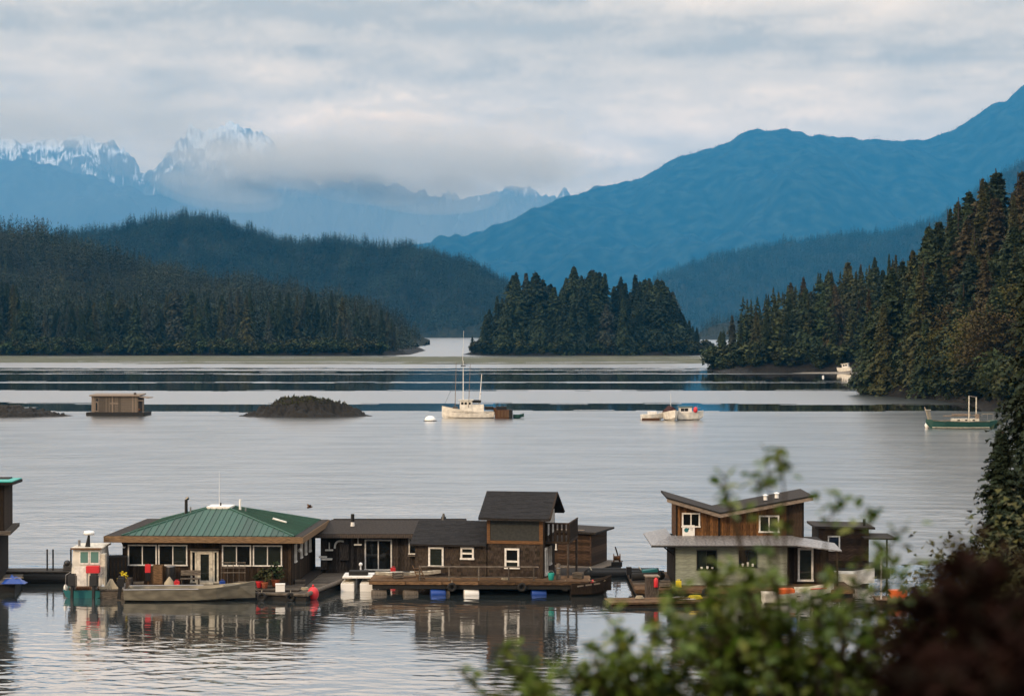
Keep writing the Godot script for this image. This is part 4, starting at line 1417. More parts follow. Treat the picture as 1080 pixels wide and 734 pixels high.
func butterfly_house() -> void:
	var o := thing("float_house", "float house with sage green siding, cedar upper storey and a butterfly roof", "float house", Vector3(13.2, 0, -124), 0.0, "float houses on the inlet")
	var l := -3.35
	var r := 3.5
	span("float", o, mats.black_float, l - 2.4, 7.2, -0.3, 0.18, -7.2, 1.8)
	var d := span("deck", o, mats.plank_0, l - 2.5, 7.3, 0.16, 0.36, -7.3, 1.9)
	var dc := d.position
	for i in 12:
		bx("plank", d, trio("plank")[rng.randi() % 3], Vector3(rnd(-0.03, 0.03), 0.122, 1.8 - i * 0.2 - dc.z), Vector3(13.1, 0.04, 0.186))
	for i in 16:
		bx("plank", d, trio("grey_plank")[rng.randi() % 3], Vector3(l - 1.25 - dc.x, 0.122, -0.62 - i * 0.2 - dc.z), Vector3(2.4, 0.04, 0.186))
	for i in 6:
		bx("rim_board", d, trio("plank")[i % 3], Vector3(-5.4 + i * 2.16, 0, 4.63), Vector3(2.14, 0.24, 0.05))
	# lower storey
	span("wall", o, mats.dark_wall, l, r, 0.4, 2.95, -6.0, -0.02)
	boards("siding_board", o, trio("sage_board"), l, r, 0.42, 2.86, -0.02, 0.175, false)
	span("corner_board", o, mats.black_float, l - 0.05, l + 0.06, 0.40, 2.9, -0.05, 0.06)
	window(o, -2.0, -0.78, 1.35, 2.55, 0.03, 2, 1, 0.05, mats.black_plastic)
	window(o, 0.55, 1.65, 1.5, 2.55, 0.03, 2, 1, 0.05, mats.black_plastic)
	for p in [[-1.7, 0.10], [-1.35, 0.14], [-1.05, 0.08], [0.8, 0.16], [1.1, 0.24], [1.4, 0.15]]:
		var y := 1.42 if p[0] < 0 else 1.56
		obj("sill_pot", turned_mesh([Vector2(0.03, 0.0), Vector2(0.06, 0.0), Vector2(0.075, p[1]), Vector2(0.05, p[1] + 0.02)], 9), mats.white_plastic, o, Vector3(p[0], y, 0.11))
	# recessed right part with a white door
	span("wall", o, mats.brown_board_0, r, 6.2, 0.4, 2.75, -6.0, -1.2)
	boards("wall_board", o, trio("brown_board"), r, 6.2, 0.42, 2.7, -1.2, 0.2)
	window(o, 4.3, 5.25, 0.5, 2.55, -1.16, 1, 1, 0.12, null, 0.5, "door")
	# skirt roof of grey sheet metal
	var ze := 0.75
	var sk := slab("skirt_roof", o, mats.roof_metal, [Vector3(l - 1.45, 2.92, ze), Vector3(4.0, 2.92, ze), Vector3(4.0, 3.24, -1.9), Vector3(l - 0.05, 3.24, -1.9)], 0.07)
	slab("skirt_roof", o, mats.roof_metal, [Vector3(l - 1.45, 2.915, -6.6), Vector3(l - 1.45, 2.918, ze - 0.004), Vector3(l - 0.05, 3.238, -1.904), Vector3(l - 0.05, 3.238, -6.6)], 0.07)
	slab("skirt_roof", o, mats.roof_metal, [Vector3(4.004, 2.918, ze), Vector3(6.75, 2.55, ze - 0.3), Vector3(6.75, 2.72, -2.4), Vector3(4.004, 3.236, -1.9)], 0.07)
	for i in 14:
		var x := l - 0.9 + i * 0.56
		rod("seam", sk, mats.grey_metal, Vector3(x, 2.94, ze), Vector3(x + 0.0, 3.26, -1.9), 0.018, -1, 5)
	span("gutter", o, mats.black_float, l - 1.45, 4.0, 2.79, 2.88, ze - 0.02, ze + 0.06)
	rod("eave_brace", o, mats.dark_wall, Vector3(l - 0.03, 2.25, 0.05), Vector3(l - 0.75, 2.84, 0.3), 0.045)
	rod("post", o, mats.brown_board_1, Vector3(6.5, 0.36, 0.3), Vector3(6.5, 2.5, 0.3), 0.06)
	# upper storey behind the skirt, z = -1.9
	var ul := -3.05
	var ur := 4.72
	var vx := -0.45
	var zu := -1.9
	var s := Sheet.new()
	var hl := 5.14
	var hv := 4.44
	var hr := 5.38
	for q in [zu, -6.0]:
		s.quad(Vector3(ul, hl, q), Vector3(vx, hv, q), Vector3(vx, 3.0, q), Vector3(ul, 3.0, q))
		s.quad(Vector3(vx, hv, q), Vector3(ur, hr, q), Vector3(ur, 3.0, q), Vector3(vx, 3.0, q))
	s.quad(Vector3(ul, hl, zu), Vector3(ul, hl, -6), Vector3(ul, 3, -6), Vector3(ul, 3, zu))
	s.quad(Vector3(ur, hr, zu), Vector3(ur, hr, -6), Vector3(ur, 3, -6), Vector3(ur, 3, zu))
	obj("upper_wall", s.done(), mats.cedar_board_0, o)
	var n := 38
	for i in n:
		var x := lerpf(ul, ur, (i + 0.5) / n)
		var top := lerpf(hl, hv, (x - ul) / (vx - ul)) if x < vx else lerpf(hv, hr, (x - vx) / (ur - vx))
		var list := trio("cedar_board") if x < 3.75 else trio("brown_board")
		bx("wall_board", o, list[rng.randi() % 3], Vector3(x, (3.16 + top - 0.04) / 2, zu + 0.02 + rnd(0, 0.006)), Vector3((ur - ul) / n - 0.012, top - 0.04 - 3.16, 0.03))
	span("corner_board", o, mats.dark_wall, ul - 0.06, ul + 0.05, 3.12, 5.1, zu - 0.02, zu + 0.06)
	span("corner_board", o, mats.dark_wall, ur - 0.05, ur + 0.06, 3.12, 5.3, zu - 0.02, zu + 0.06)
	span("downpipe", o, mats.dark_wall, vx - 0.06, vx + 0.06, 3.12, 4.4, zu + 0.03, zu + 0.14)
	window(o, -2.74, -1.62, 3.74, 4.64, zu + 0.045, 2, 1, 0.09)
	window(o, 2.0, 3.25, 3.42, 4.48, zu + 0.045, 2, 1, 0.09)
	var sign := bx("notice_board", o, mats.white_plastic, Vector3(-2.33, 3.52, zu + 0.10), Vector3(0.76, 0.72, 0.05))
	obj("emblem", turned_mesh([Vector2(0.001, 0.012), Vector2(0.13, 0.012), Vector2(0.14, 0.0)], 16), mats.teal_paint, sign, Vector3(-0.14, 0.06, 0.026), Vector3(PI / 2, 0, 0))
	bx("emblem", sign, mats.sea_green_paint, Vector3(-0.03, 0.13, 0.03), Vector3(0.14, 0.09, 0.01), Vector3(0, 0, 0.5))
	for i in 3:
		bx("text_line", sign, mats.grey_metal, Vector3(0.19, 0.18 - i * 0.07, 0.028), Vector3(0.2 - 0.03 * i, 0.02, 0.006))
	# butterfly roof
	var fz := zu + 0.75
	var bz := -6.5
	var th := 0.30
	slab("roof", o, mats.roof_felt, [Vector3(ul - 0.65, hl + 0.52, fz), Vector3(vx, hv + 0.26, fz), Vector3(vx, hv + 0.26, bz), Vector3(ul - 0.65, hl + 0.52, bz)], 0.14)
	slab("roof", o, mats.roof_felt, [Vector3(vx + 0.002, hv + 0.26, fz), Vector3(ur + 0.5, hr + 0.38, fz), Vector3(ur + 0.5, hr + 0.38, bz), Vector3(vx + 0.002, hv + 0.26, bz)], 0.14)
	slab("fascia", o, mats.pale_fascia, [Vector3(ul - 0.66, hl + 0.44, fz + 0.06), Vector3(vx, hv + 0.18, fz + 0.06), Vector3(vx, hv + 0.18, fz + 0.004), Vector3(ul - 0.66, hl + 0.44, fz + 0.004)], 0.22)
	slab("fascia", o, mats.pale_fascia, [Vector3(vx, hv + 0.178, fz + 0.062), Vector3(ur + 0.52, hr + 0.30, fz + 0.062), Vector3(ur + 0.52, hr + 0.30, fz + 0.004), Vector3(vx, hv + 0.178, fz + 0.004)], 0.22)
	slab("roof_edge", o, mats.black_float, [Vector3(ul - 0.70, hl + 0.54, fz + 0.09), Vector3(vx, hv + 0.29, fz + 0.09), Vector3(vx, hv + 0.29, fz - 0.03), Vector3(ul - 0.70, hl + 0.54, fz - 0.03)], 0.10)
	slab("roof_edge", o, mats.black_float, [Vector3(vx, hv + 0.291, fz + 0.092), Vector3(ur + 0.56, hr + 0.405, fz + 0.092), Vector3(ur + 0.56, hr + 0.405, fz - 0.03), Vector3(vx, hv + 0.291, fz - 0.03)], 0.10)
	for x in [2.55, 3.25]:
		var ph := lerpf(hv, hr, (x - vx) / (ur - vx)) + 0.34
		var v := rod("roof_vent", o, mats.white_plastic, Vector3(x, ph, -3.0), Vector3(x, ph + 0.28, -3.0), 0.13, 0.11)
		rod("vent_cap", v, mats.white_plastic, Vector3(0, 0.28, 0), Vector3(0, 0.36, 0), 0.2, 0.05)

func back_shed() -> void:
	var o := thing("float_shed", "brown shed with a dark flat roof on a float behind the butterfly-roofed house", "shed", Vector3(22.0, 0, -134), 0.0)
	span("float", o, mats.black_float, -2.4, 2.6, -0.3, 0.3, -3.4, 1.0)
	span("wall", o, mats.dark_wall, -1.9, 1.4, 0.32, 2.86, -3.0, -0.02)
	boards("wall_board", o, trio("shed_board"), -1.9, 1.4, 0.34, 2.84, -0.02, 0.21, false)
	slab("roof", o, mats.roof_felt, [Vector3(-2.2, 3.06, 0.4), Vector3(1.75, 2.98, 0.4), Vector3(1.75, 2.98, -3.3), Vector3(-2.2, 3.06, -3.3)], 0.14)
	slab("porch_roof", o, mats.roof_felt, [Vector3(0.9, 2.4, 1.4), Vector3(3.0, 2.36, 1.4), Vector3(3.0, 2.36, -2.0), Vector3(0.9, 2.4, -2.0)], 0.1)
	rod("post", o, mats.brown_board_1, Vector3(2.4, 0.3, 1.0), Vector3(2.4, 2.3, 1.0), 0.06)
	rod("stovepipe", o, mats.black_plastic, Vector3(1.2, 2.9, -0.6), Vector3(1.2, 3.45, -0.6), 0.1)
	window(o, -1.3, -0.5, 1.4, 2.4, 0.03, 1, 1, 0.08)

func edge_house() -> void:
	var o := thing("float_house", "dark brown float house with a turquoise roof edge, cut by the left border", "float house", Vector3(-35.2, 0, -124.5), deg_to_rad(8.0), "float houses on the inlet")
	span("float", o, mats.black_float, -4.0, 4.9, -0.3, 0.45, -5.0, 1.2)
	span("deck", o, mats.grey_plank_1, -4.0, 5.0, 0.45, 0.55, -5.0, 1.3)
	span("wall", o, mats.dark_wall, -4.0, 3.9, 0.55, 3.4, -5.0, -0.02)
	boards("wall_board", o, trio("brown_board"), 0.8, 3.9, 0.57, 3.38, -0.02, 0.2)
	span("wall", o, mats.dark_wall, -4.0, 4.15, 3.4, 6.55, -5.0, 0.28)
	boards("wall_board", o, trio("brown_board"), 0.8, 4.15, 3.62, 6.5, 0.28, 0.2)
	for i in 24:
		bx("wall_board", o, trio("brown_board")[rng.randi() % 3], Vector3(4.17, 5.0, 0.15 - i * 0.21), Vector3(0.03, 2.9, 0.2))
	span("ledge", o, mats.grey_plank_1, -4.0, 4.6, 3.4, 3.62, 0.28, 0.75)
	span("ledge", o, mats.grey_plank_0, 4.2, 4.6, 3.4, 3.62, -5.0, 0.276)
	slab("roof", o, mats.teal_roof, [Vector3(-4.0, 6.72, 0.8), Vector3(4.7, 6.68, 0.8), Vector3(4.7, 6.45, -5.4), Vector3(-4.0, 6.5, -5.4)], 0.06)
	slab("roof_edge", o, mats.dark_wall, [Vector3(-4.0, 6.65, 0.82), Vector3(4.75, 6.61, 0.82), Vector3(4.75, 6.37, -5.4), Vector3(-4.0, 6.42, -5.4)], 0.16)

# ---------- boats ----------
func make_boats() -> void:
	skiff()
	cabin_boat()
	fishing_boat()
	moored_trio()
	sailing_hull()
	pontoon_dinghy()
	stranded_boat()
	small_boats_right()

func skiff() -> void:
	var o := thing("aluminium_skiff", "long weathered aluminium skiff with black outboard in front of the green-roofed house", "skiff", Vector3(-22.7, 0, -120.2), 0.0)
	obj("hull", hull_mesh([[0.0, 0.92, 0.78, 0.70, 0.12, -0.1], [1.5, 0.96, 0.82, 0.69, 0.1, -0.12], [4.0, 0.97, 0.82, 0.72, 0.1, -0.12], [5.4, 0.88, 0.62, 0.82, 0.16, -0.08], [6.6, 0.54, 0.26, 0.96, 0.42, 0.14], [7.6, 0.06, 0.03, 1.12, 0.96, 0.9]], 0.16), mats.aluminium, o)
	for x in [1.0, 2.6, 4.3]:
		bx("thwart", o, mats.grey_plank_1, Vector3(x, 0.56, 0), Vector3(0.32, 0.05, 1.7))
	for k in [-1.0, 1.0]:
		rod("gunwale", o, mats.grey_metal, Vector3(0.02, 0.73, k * 0.95), Vector3(4.4, 0.77, k * 0.96), 0.035)
	bx("foredeck", o, mats.aluminium, Vector3(6.25, 0.9, 0), Vector3(1.0, 0.04, 0.9))
	bx("tackle_box", o, mats.grey_plank_2, Vector3(3.4, 0.5, 0.1), Vector3(0.6, 0.42, 0.5))
	bx("tackle_box", o, mats.grey_plank_0, Vector3(1.9, 0.45, -0.2), Vector3(0.5, 0.34, 0.7))
	outboard(o, Vector3(-0.05, 0.62, 0), -1.0)

func cabin_boat() -> void:
	var o := thing("cabin_boat", "white cabin boat with teal hull and twin black outboards moored stern-on", "motor boat", Vector3(-25.45, 0, -121.2), PI / 2)
	# local +x is the bow, away from the camera; +z is to the right in the picture
	obj("hull", hull_mesh([[0.0, 1.18, 1.02, 0.46, 0.05, -0.3], [2.0, 1.25, 1.05, 0.5, 0.05, -0.35], [4.5, 1.12, 0.8, 0.85, 0.1, -0.35], [6.2, 0.5, 0.25, 1.1, 0.4, -0.1], [6.9, 0.05, 0.02, 1.2, 1.0, 0.9]], 0.34), mats.teal_paint, o)
	var s := Sheet.new()
	# cabin tapers upward
	var b := [Vector3(1.0, 0.34, -0.98), Vector3(1.0, 0.34, 0.98), Vector3(4.3, 0.6, 0.9), Vector3(4.3, 0.6, -0.9)]
	var t := [Vector3(1.1, 2.78, -0.82), Vector3(1.1, 2.78, 0.82), Vector3(3.7, 2.78, 0.74), Vector3(3.7, 2.78, -0.74)]
	for i in 4:
		s.quad(t[i], t[(i + 1) % 4], b[(i + 1) % 4], b[i])
	obj("cabin", s.done(), mats.white_hull, o)
	var roof := bx("cabin_roof", o, mats.cream_paint, Vector3(2.35, 2.83, 0), Vector3(2.95, 0.09, 1.86))
	bx("roof_edge", roof, mats.brown_trim, Vector3(-1.49, 0, 0), Vector3(0.03, 0.1, 1.86))
	for p in [[-0.5, 0.44], [0.12, 0.42]]:
		var w := bx("aft_window", o, mats.white_trim, Vector3(1.045, 2.28, -p[0] - 0.02), Vector3(0.05, 0.82, p[1] + 0.16), Vector3(0, 0, -0.045))
		bx("pane", w, mats.green_glass, Vector3(-0.012, 0.02, 0), Vector3(0.05, 0.66, p[1] + 0.04))
	bx("cabin_door", o, mats.white_trim, Vector3(0.99, 1.15, -0.35), Vector3(0.05, 1.2, 0.75), Vector3(0, 0, -0.04))
	bx("side_locker", o, mats.cream_paint, Vector3(1.3, 1.35, 0.96), Vector3(0.5, 2.3, 0.3))
	var mast := rod("mast", o, mats.black_float, Vector3(1.6, 2.86, -0.05), Vector3(1.5, 3.6, 0.05), 0.16, 0.06)
	obj("radar_dome", turned_mesh([Vector2(0.02, 0.0), Vector2(0.3, 0.02), Vector2(0.33, 0.12), Vector2(0.28, 0.24), Vector2(0.02, 0.28)]), mats.white_plastic, mast, Vector3(-0.1, 0.72, 0.1))
	rod("exhaust_pipe", o, mats.grey_metal, Vector3(1.9, 2.86, -0.62), Vector3(1.9, 3.25, -0.62), 0.08)
	outboard(o, Vector3(-0.05, 0.5, 0.72), -1.0, 1.25)
	outboard(o, Vector3(-0.05, 0.5, -0.55), -1.0, 1.25)
	bx("cockpit_well", o, mats.rust, Vector3(0.45, 0.5, 0), Vector3(0.8, 0.2, 1.7))
	bx("liferaft_canister", o, mats.red_plastic, Vector3(0.72, 1.62, 0.45), Vector3(0.4, 0.42, 0.78))
	for z in [-1.1, 1.12]:
		obj("fender", turned_mesh([Vector2(0.02, -0.28), Vector2(0.11, -0.2), Vector2(0.12, 0.15), Vector2(0.03, 0.28)], 9), mats.white_plastic, o, Vector3(0.3, 0.5, z))
	obj("side_buoy", turned_mesh(ball(0.2), 10), mats.black_plastic, o, Vector3(1.0, 1.95, -1.15))
	for z in [-1.05, 1.05]:
		rod("grab_rail", o, mats.grey_metal, Vector3(0.1, 0.5, z), Vector3(0.1, 1.35, z), 0.02)
		rod("grab_rail", o, mats.grey_metal, Vector3(0.1, 1.35, z), Vector3(1.2, 1.4, z * 0.95), 0.02)

func fishing_boat() -> void:
	# bow to the left
	var o := thing("fishing_boat", "cream white fishing troller with tall poles and mast anchored in mid-inlet", "fishing boat", Vector3(-3.2, 0, -364.5), PI + 0.06)
	obj("hull", hull_mesh([[0.0, 1.35, 1.2, 1.15, 0.2, -0.6], [2.0, 1.55, 1.35, 1.1, 0.15, -0.7], [4.5, 1.55, 1.25, 1.25, 0.15, -0.7], [7.0, 1.05, 0.7, 1.65, 0.2, -0.6], [8.6, 0.45, 0.2, 2.0, 0.4, -0.3], [9.3, 0.05, 0.02, 2.15, 0.9, 0.2]], 1.0), mats.white_hull, o)
	bx("rub_strake", o, mats.dark_wall, Vector3(4.2, 1.02, -1.53), Vector3(6.5, 0.06, 0.05), Vector3(0, 0.03, 0.03))
	bx("rub_strake", o, mats.dark_wall, Vector3(4.2, 1.02, 1.55), Vector3(6.5, 0.06, 0.05), Vector3(0, -0.03, 0.03))
	var house := bx("wheelhouse", o, mats.white_hull, Vector3(5.0, 2.2, 0), Vector3(2.2, 1.9, 1.9))
	for x in [-0.6, 0.1, 0.7]:
		for k in [-1.0, 1.0]:
			bx("side_window", house, mats.dark_glass, Vector3(x, 0.42, k * 0.955), Vector3(0.42, 0.42, 0.02))
	bx("front_window", house, mats.dark_glass, Vector3(1.105, 0.42, 0), Vector3(0.02, 0.45, 1.5))
	bx("wheelhouse_roof", house, mats.cream_paint, Vector3(0, 1.0, 0), Vector3(2.6, 0.12, 2.2))
	bx("trunk_cabin", o, mats.white_hull, Vector3(2.9, 1.75, 0), Vector3(2.1, 1.3, 1.8))
	bx("canopy", o, mats.black_float, Vector3(3.2, 2.95, 0), Vector3(1.7, 0.5, 1.9))
	bx("hatch", o, mats.grey_plank_1, Vector3(6.9, 1.85, 0), Vector3(0.9, 0.3, 1.0))
	bx("gurdy_box", o, mats.black_float, Vector3(0.9, 1.75, 0), Vector3(1.5, 0.55, 2.0))
	bx("stern_shelter", o, mats.rust, Vector3(-0.2, 1.25, 0), Vector3(0.5, 1.2, 2.2))
	var mast := rod("mast", o, mats.white_trim, Vector3(5.5, 3.1, 0), Vector3(5.5, 10.2, 0), 0.09, 0.05)
	bx("crosstree", mast, mats.black_float, Vector3(0, 6.2, 0), Vector3(0.9, 0.18, 0.5))
	rod("whip_aerial", mast, mats.white_trim, Vector3(0.1, 7.1, 0), Vector3(-0.1, 12.4, 0), 0.035, 0.02)
	rod("trolling_pole", o, mats.pale_fascia, Vector3(6.9, 1.9, 1.3), Vector3(6.7, 9.9, 1.6), 0.07, 0.04)
	rod("trolling_pole", o, mats.pale_fascia, Vector3(4.6, 1.9, -1.4), Vector3(4.3, 9.7, -1.7), 0.06, 0.035)
	for k in [-0.6, 0.6]:
		rod("rear_mast", o, mats.white_trim, Vector3(2.6, 2.4, k), Vector3(2.2, 7.8, k * 0.4), 0.06, 0.04)
	rod("rear_spreader", o, mats.rust, Vector3(2.4, 4.3, -0.7), Vector3(2.4, 4.3, 0.7), 0.07)
	rod("stay", o, mats.black_plastic, Vector3(8.9, 2.2, 0), Vector3(5.5, 9.9, 0), 0.02, -1, 5)
	rod("stay", o, mats.black_plastic, Vector3(5.5, 9.9, 0), Vector3(2.3, 7.6, 0), 0.02, -1, 5)
	# the skiff and scow tied behind it
	var q := thing("work_float", "rusty brown boxed work float tied behind the troller's stern", "float", Vector3(-1.6, 0, -363.4), 0.06)
	span("box", q, mats.rust, -1.4, 1.5, -0.2, 1.5, -1.2, 1.2)
	span("bumper", q, mats.black_float, 1.0, 1.65, -0.2, 1.55, -1.15, 1.25)
	span("deck_gear", q, mats.black_float, -1.2, 0.6, 1.5, 2.1, -0.8, 0.8)
	for x in [-1.0, -0.4, 0.2, 0.7]:
		span("plank", q, mats.plank_1, x, x + 0.4, 0.2, 1.35, 1.2, 1.24)
	var r := thing("rowing_skiff", "small grey skiff tied at the end of the troller's work float", "skiff", Vector3(0.25, 0, -363.2), 0.15)
	obj("hull", hull_mesh([[0.0, 0.55, 0.4, 0.65, 0.1, -0.1], [1.0, 0.6, 0.42, 0.6, 0.1, -0.1], [1.9, 0.05, 0.02, 0.85, 0.6, 0.4]], 0.2), mats.sea_green_paint, r)
	bx("thwart", r, mats.grey_plank_1, Vector3(0.7, 0.45, 0), Vector3(0.2, 0.04, 1.0))

func moored_trio() -> void:
	var y0 := -356.0
	var a := thing("moored_cruiser", "low white boat with a brown waterline, left of the three rafted together", "motor boat", Vector3(22.5, 0, y0), 0.1, "boats rafted at the right of the inlet")
	obj("hull", hull_mesh([[0.0, 1.0, 0.9, 0.9, 0.35, -0.3], [1.6, 1.1, 0.95, 0.95, 0.35, -0.3], [3.0, 0.75, 0.5, 1.1, 0.4, -0.2], [3.9, 0.05, 0.02, 1.3, 0.9, 0.5]], 0.7), mats.white_hull, a)
	span("boot_stripe", a, mats.rust, 0.02, 3.0, 0.0, 0.36, -0.98, 0.98)
	span("cuddy", a, mats.white_trim, 1.2, 2.6, 0.8, 1.45, -0.7, 0.7)
	var b := thing("moored_cruiser", "white boat under a dark maroon canvas cover, middle of the three rafted together", "motor boat", Vector3(27.6, 0, y0 + 0.5), -1.35, "boats rafted at the right of the inlet")
	obj("hull", hull_mesh([[-1.6, 1.15, 0.95, 1.3, 0.2, -0.3], [0.0, 1.25, 1.0, 1.35, 0.2, -0.3], [1.6, 0.9, 0.6, 1.6, 0.3, -0.2], [2.6, 0.05, 0.02, 1.8, 1.2, 0.6]], 0.9), mats.white_hull, b)
	var cover := Sheet.new()
	cover.quad(Vector3(-1.5, 1.3, -1.15), Vector3(-1.3, 2.5, 0), Vector3(1.2, 2.3, 0), Vector3(1.6, 1.55, -0.9))
	cover.quad(Vector3(-1.3, 2.5, 0), Vector3(-1.5, 1.3, 1.15), Vector3(1.6, 1.55, 0.9), Vector3(1.2, 2.3, 0))
	cover.tri(Vector3(-1.5, 1.3, 1.15), Vector3(-1.3, 2.5, 0), Vector3(-1.5, 1.3, -1.15))
	cover.tri(Vector3(1.6, 1.55, -0.9), Vector3(1.2, 2.3, 0), Vector3(1.6, 1.55, 0.9))
	obj("canvas_cover", cover.done(), mats.canvas_dark, b)
	rod("aerial", b, mats.white_trim, Vector3(0, 2.3, 0), Vector3(0, 4.6, 0), 0.04, 0.02)
	var c := thing("moored_cruiser", "white cabin cruiser with a red dinghy on its rail, right of the three rafted together", "motor boat", Vector3(30.1, 0, y0), 0.05, "boats rafted at the right of the inlet")
	obj("hull", hull_mesh([[-1.3, 1.1, 0.95, 1.25, 0.2, -0.3], [0.6, 1.2, 1.0, 1.25, 0.2, -0.3], [2.2, 0.8, 0.5, 1.45, 0.3, -0.2], [3.2, 0.05, 0.02, 1.65, 1.2, 0.6]], 0.9), mats.white_hull, c)
	var cab := span("cabin", c, mats.white_trim, -1.0, 1.1, 1.0, 2.2, -0.85, 0.85)
	for x in [-0.55, 0.1]:
		bx("window", cab, mats.dark_glass, Vector3(x, 0.18, 0.86), Vector3(0.6, 0.5, 0.02))
	span("cabin_roof", c, mats.sea_green_paint, -1.2, 1.3, 2.2, 2.32, -1.0, 1.0)
	obj("red_float", turned_mesh(ball(0.38, 1.4), 10), mats.red_plastic, c, Vector3(1.7, 1.75, 0.8))
	for x in [-1.2, 2.0]:
		rod("rail_post", c, mats.grey_metal, Vector3(x, 1.3, 0.9), Vector3(x, 2.5, 0.9), 0.04)
	rod("rail", c, mats.grey_metal, Vector3(1.0, 2.2, 0.9), Vector3(2.6, 2.05, 0.5), 0.035)
	for q in [a, b, c]:
		q.scale = Vector3.ONE * 1.02

func sailing_hull() -> void:
	# bow towards the left
	var o := thing("sailboat", "long dark green mastless sailboat hull with cream timber frames at the right shore", "sailboat", Vector3(77.5, 0, -327), PI + 0.03)
	obj("hull", hull_mesh([[0.0, 0.7, 0.5, 1.3, 0.45, -0.2], [1.5, 1.3, 1.0, 1.15, 0.2, -0.6], [5.0, 1.6, 1.2, 1.05, 0.1, -0.8], [8.5, 1.2, 0.7, 1.15, 0.1, -0.7], [10.4, 0.5, 0.2, 1.35, 0.3, -0.2], [11.4, 0.05, 0.02, 1.5, 1.1, 0.8]], 1.0), mats.sea_green_paint, o)
	for k in [-1.0, 1.0]:
		for i in 3:
			var a: Array = [[1.4, 1.32], [5.0, 1.63], [8.4, 1.24], [10.4, 0.53]][i]
			var b: Array = [[1.4, 1.32], [5.0, 1.63], [8.4, 1.24], [10.4, 0.53]][i + 1]
			rod("sheer_rail", o, mats.pale_fascia, Vector3(a[0], 1.14, k * a[1]), Vector3(b[0], 1.16 + i * 0.06, k * b[1]), 0.05, -1, 6)
			rod("boot_top", o, mats.cream_paint, Vector3(a[0], 0.16, k * (a[1] - 0.23)), Vector3(b[0], 0.16, k * (b[1] - 0.34 + 0.02 * i)), 0.06, -1, 6)
	var coach := span("coachroof", o, mats.cream_paint, 3.0, 7.2, 1.0, 1.55, -0.85, 0.85)
	for x in [-1.2, 0.0, 1.2]:
		bx("port_light", coach, mats.dark_glass, Vector3(x, 0.05, -0.855), Vector3(0.4, 0.2, 0.02))
		bx("port_light", coach, mats.dark_glass, Vector3(x, 0.05, 0.855), Vector3(0.4, 0.2, 0.02))
	rod("boom", o, mats.pale_fascia, Vector3(2.6, 2.05, 0), Vector3(8.6, 1.95, 0), 0.09)
	span("boom_cover", o, mats.pale_fascia, 4.2, 7.2, 2.08, 2.3, -0.15, 0.15)
	var g := rod("gantry", o, mats.cream_paint, Vector3(4.6, 1.4, -0.6), Vector3(4.6, 5.2, -0.6), 0.10)
	rod("gantry_leg", g, mats.cream_paint, Vector3(-1.4, -0.1, 0.9), Vector3(-1.4, 3.6, 0.9), 0.10)
	rod("gantry_bar", g, mats.pale_fascia, Vector3(0, 3.75, 0), Vector3(-1.4, 3.55, 0.9), 0.07)
	span("helm_box", o, mats.pale_fascia, 2.9, 3.4, 1.4, 2.3, -0.4, 0.4)
	for i in 4:
		rod("pulpit", o, mats.rope, Vector3(10.4 + i * 0.22, 1.4, 0.4 - i * 0.2), Vector3(10.7 + i * 0.25, 2.9, 0.5 - i * 0.25), 0.06)
	rod("pulpit_rail", o, mats.cream_paint, Vector3(10.5, 2.9, 0.5), Vector3(11.6, 2.95, -0.3), 0.05)
	rod("bow_stem", o, mats.rope, Vector3(10.9, 1.4, 0), Vector3(11.6, 3.4, 0), 0.15, 0.07)
	for p in [[11.0, -0.7, 0.42], [5.8, -1.65, 0.22], [9.0, -1.3, 0.16]]:
		obj("fender", turned_mesh(ball(p[2], 1.35), 10), mats.white_plastic, o, Vector3(p[0], 0.4, -p[1]))
	for x in [0.3, 1.2, 2.1]:
		rod("stanchion", o, mats.grey_metal, Vector3(x, 1.2, 1.0), Vector3(x, 2.3, 1.0), 0.04)
	rod("lifeline", o, mats.rope, Vector3(0.3, 2.25, 1.0), Vector3(2.1, 2.25, 1.0), 0.04)

func pontoon_dinghy() -> void:
	var o := thing("pontoon_dinghy", "small white twin-pontoon dinghy moored stern-on before the long cabin", "dinghy", Vector3(-9.45, 0, -124.3), 0.0)
	for x in [-0.55, 0.62]:
		span("pontoon", o, mats.white_plastic, x - 0.42, x + 0.38, -0.1, 0.46, -2.6, 0.0)
		span("pontoon_cap", o, mats.cream_paint, x - 0.36, x + 0.34, 0.46, 0.52, -2.6, -0.05)
	span("bridge_deck", o, mats.white_trim, -0.9, 0.95, 0.75, 0.85, -2.5, -0.3)
	span("seat", o, mats.black_float, -0.55, 0.6, 0.85, 1.12, -1.6, -0.9)
	for x in [-0.75, 0.8]:
		span("support", o, mats.grey_metal, x - 0.05, x + 0.05, 0.5, 0.76, -1.4, -1.2)
	rod("console_post", o, mats.white_plastic, Vector3(0.1, 0.85, -1.9), Vector3(0.1, 1.35, -1.9), 0.05)
	obj("console_lamp", turned_mesh(ball(0.12), 9), mats.white_plastic, o, Vector3(0.1, 1.42, -1.9))

func stranded_boat() -> void:
	var o := thing("stranded_boat", "small white cabin boat tilted ashore among the trees on the right point", "motor boat", Vector3(121.5, 0.35, -731.5), 2.7)
	o.rotation.z = -0.16
	obj("hull", hull_mesh([[0.0, 1.1, 0.9, 1.7, 0.5, 0.0], [2.0, 1.2, 1.0, 1.75, 0.5, 0.0], [4.0, 0.8, 0.5, 2.1, 0.7, 0.1], [5.2, 0.05, 0.02, 2.4, 1.8, 1.2]], 1.2), mats.white_hull, o)
	var cab := span("cabin", o, mats.white_trim, 0.8, 3.0, 1.5, 3.2, -0.85, 0.85)
	for x in [-0.5, 0.4]:
		for k in [-1.0, 1.0]:
			bx("window", cab, mats.dark_glass, Vector3(x, 0.3, k * 0.86), Vector3(0.7, 0.6, 0.02))
	span("cabin_roof", o, mats.cream_paint, 0.6, 3.3, 3.2, 3.35, -1.0, 1.0)

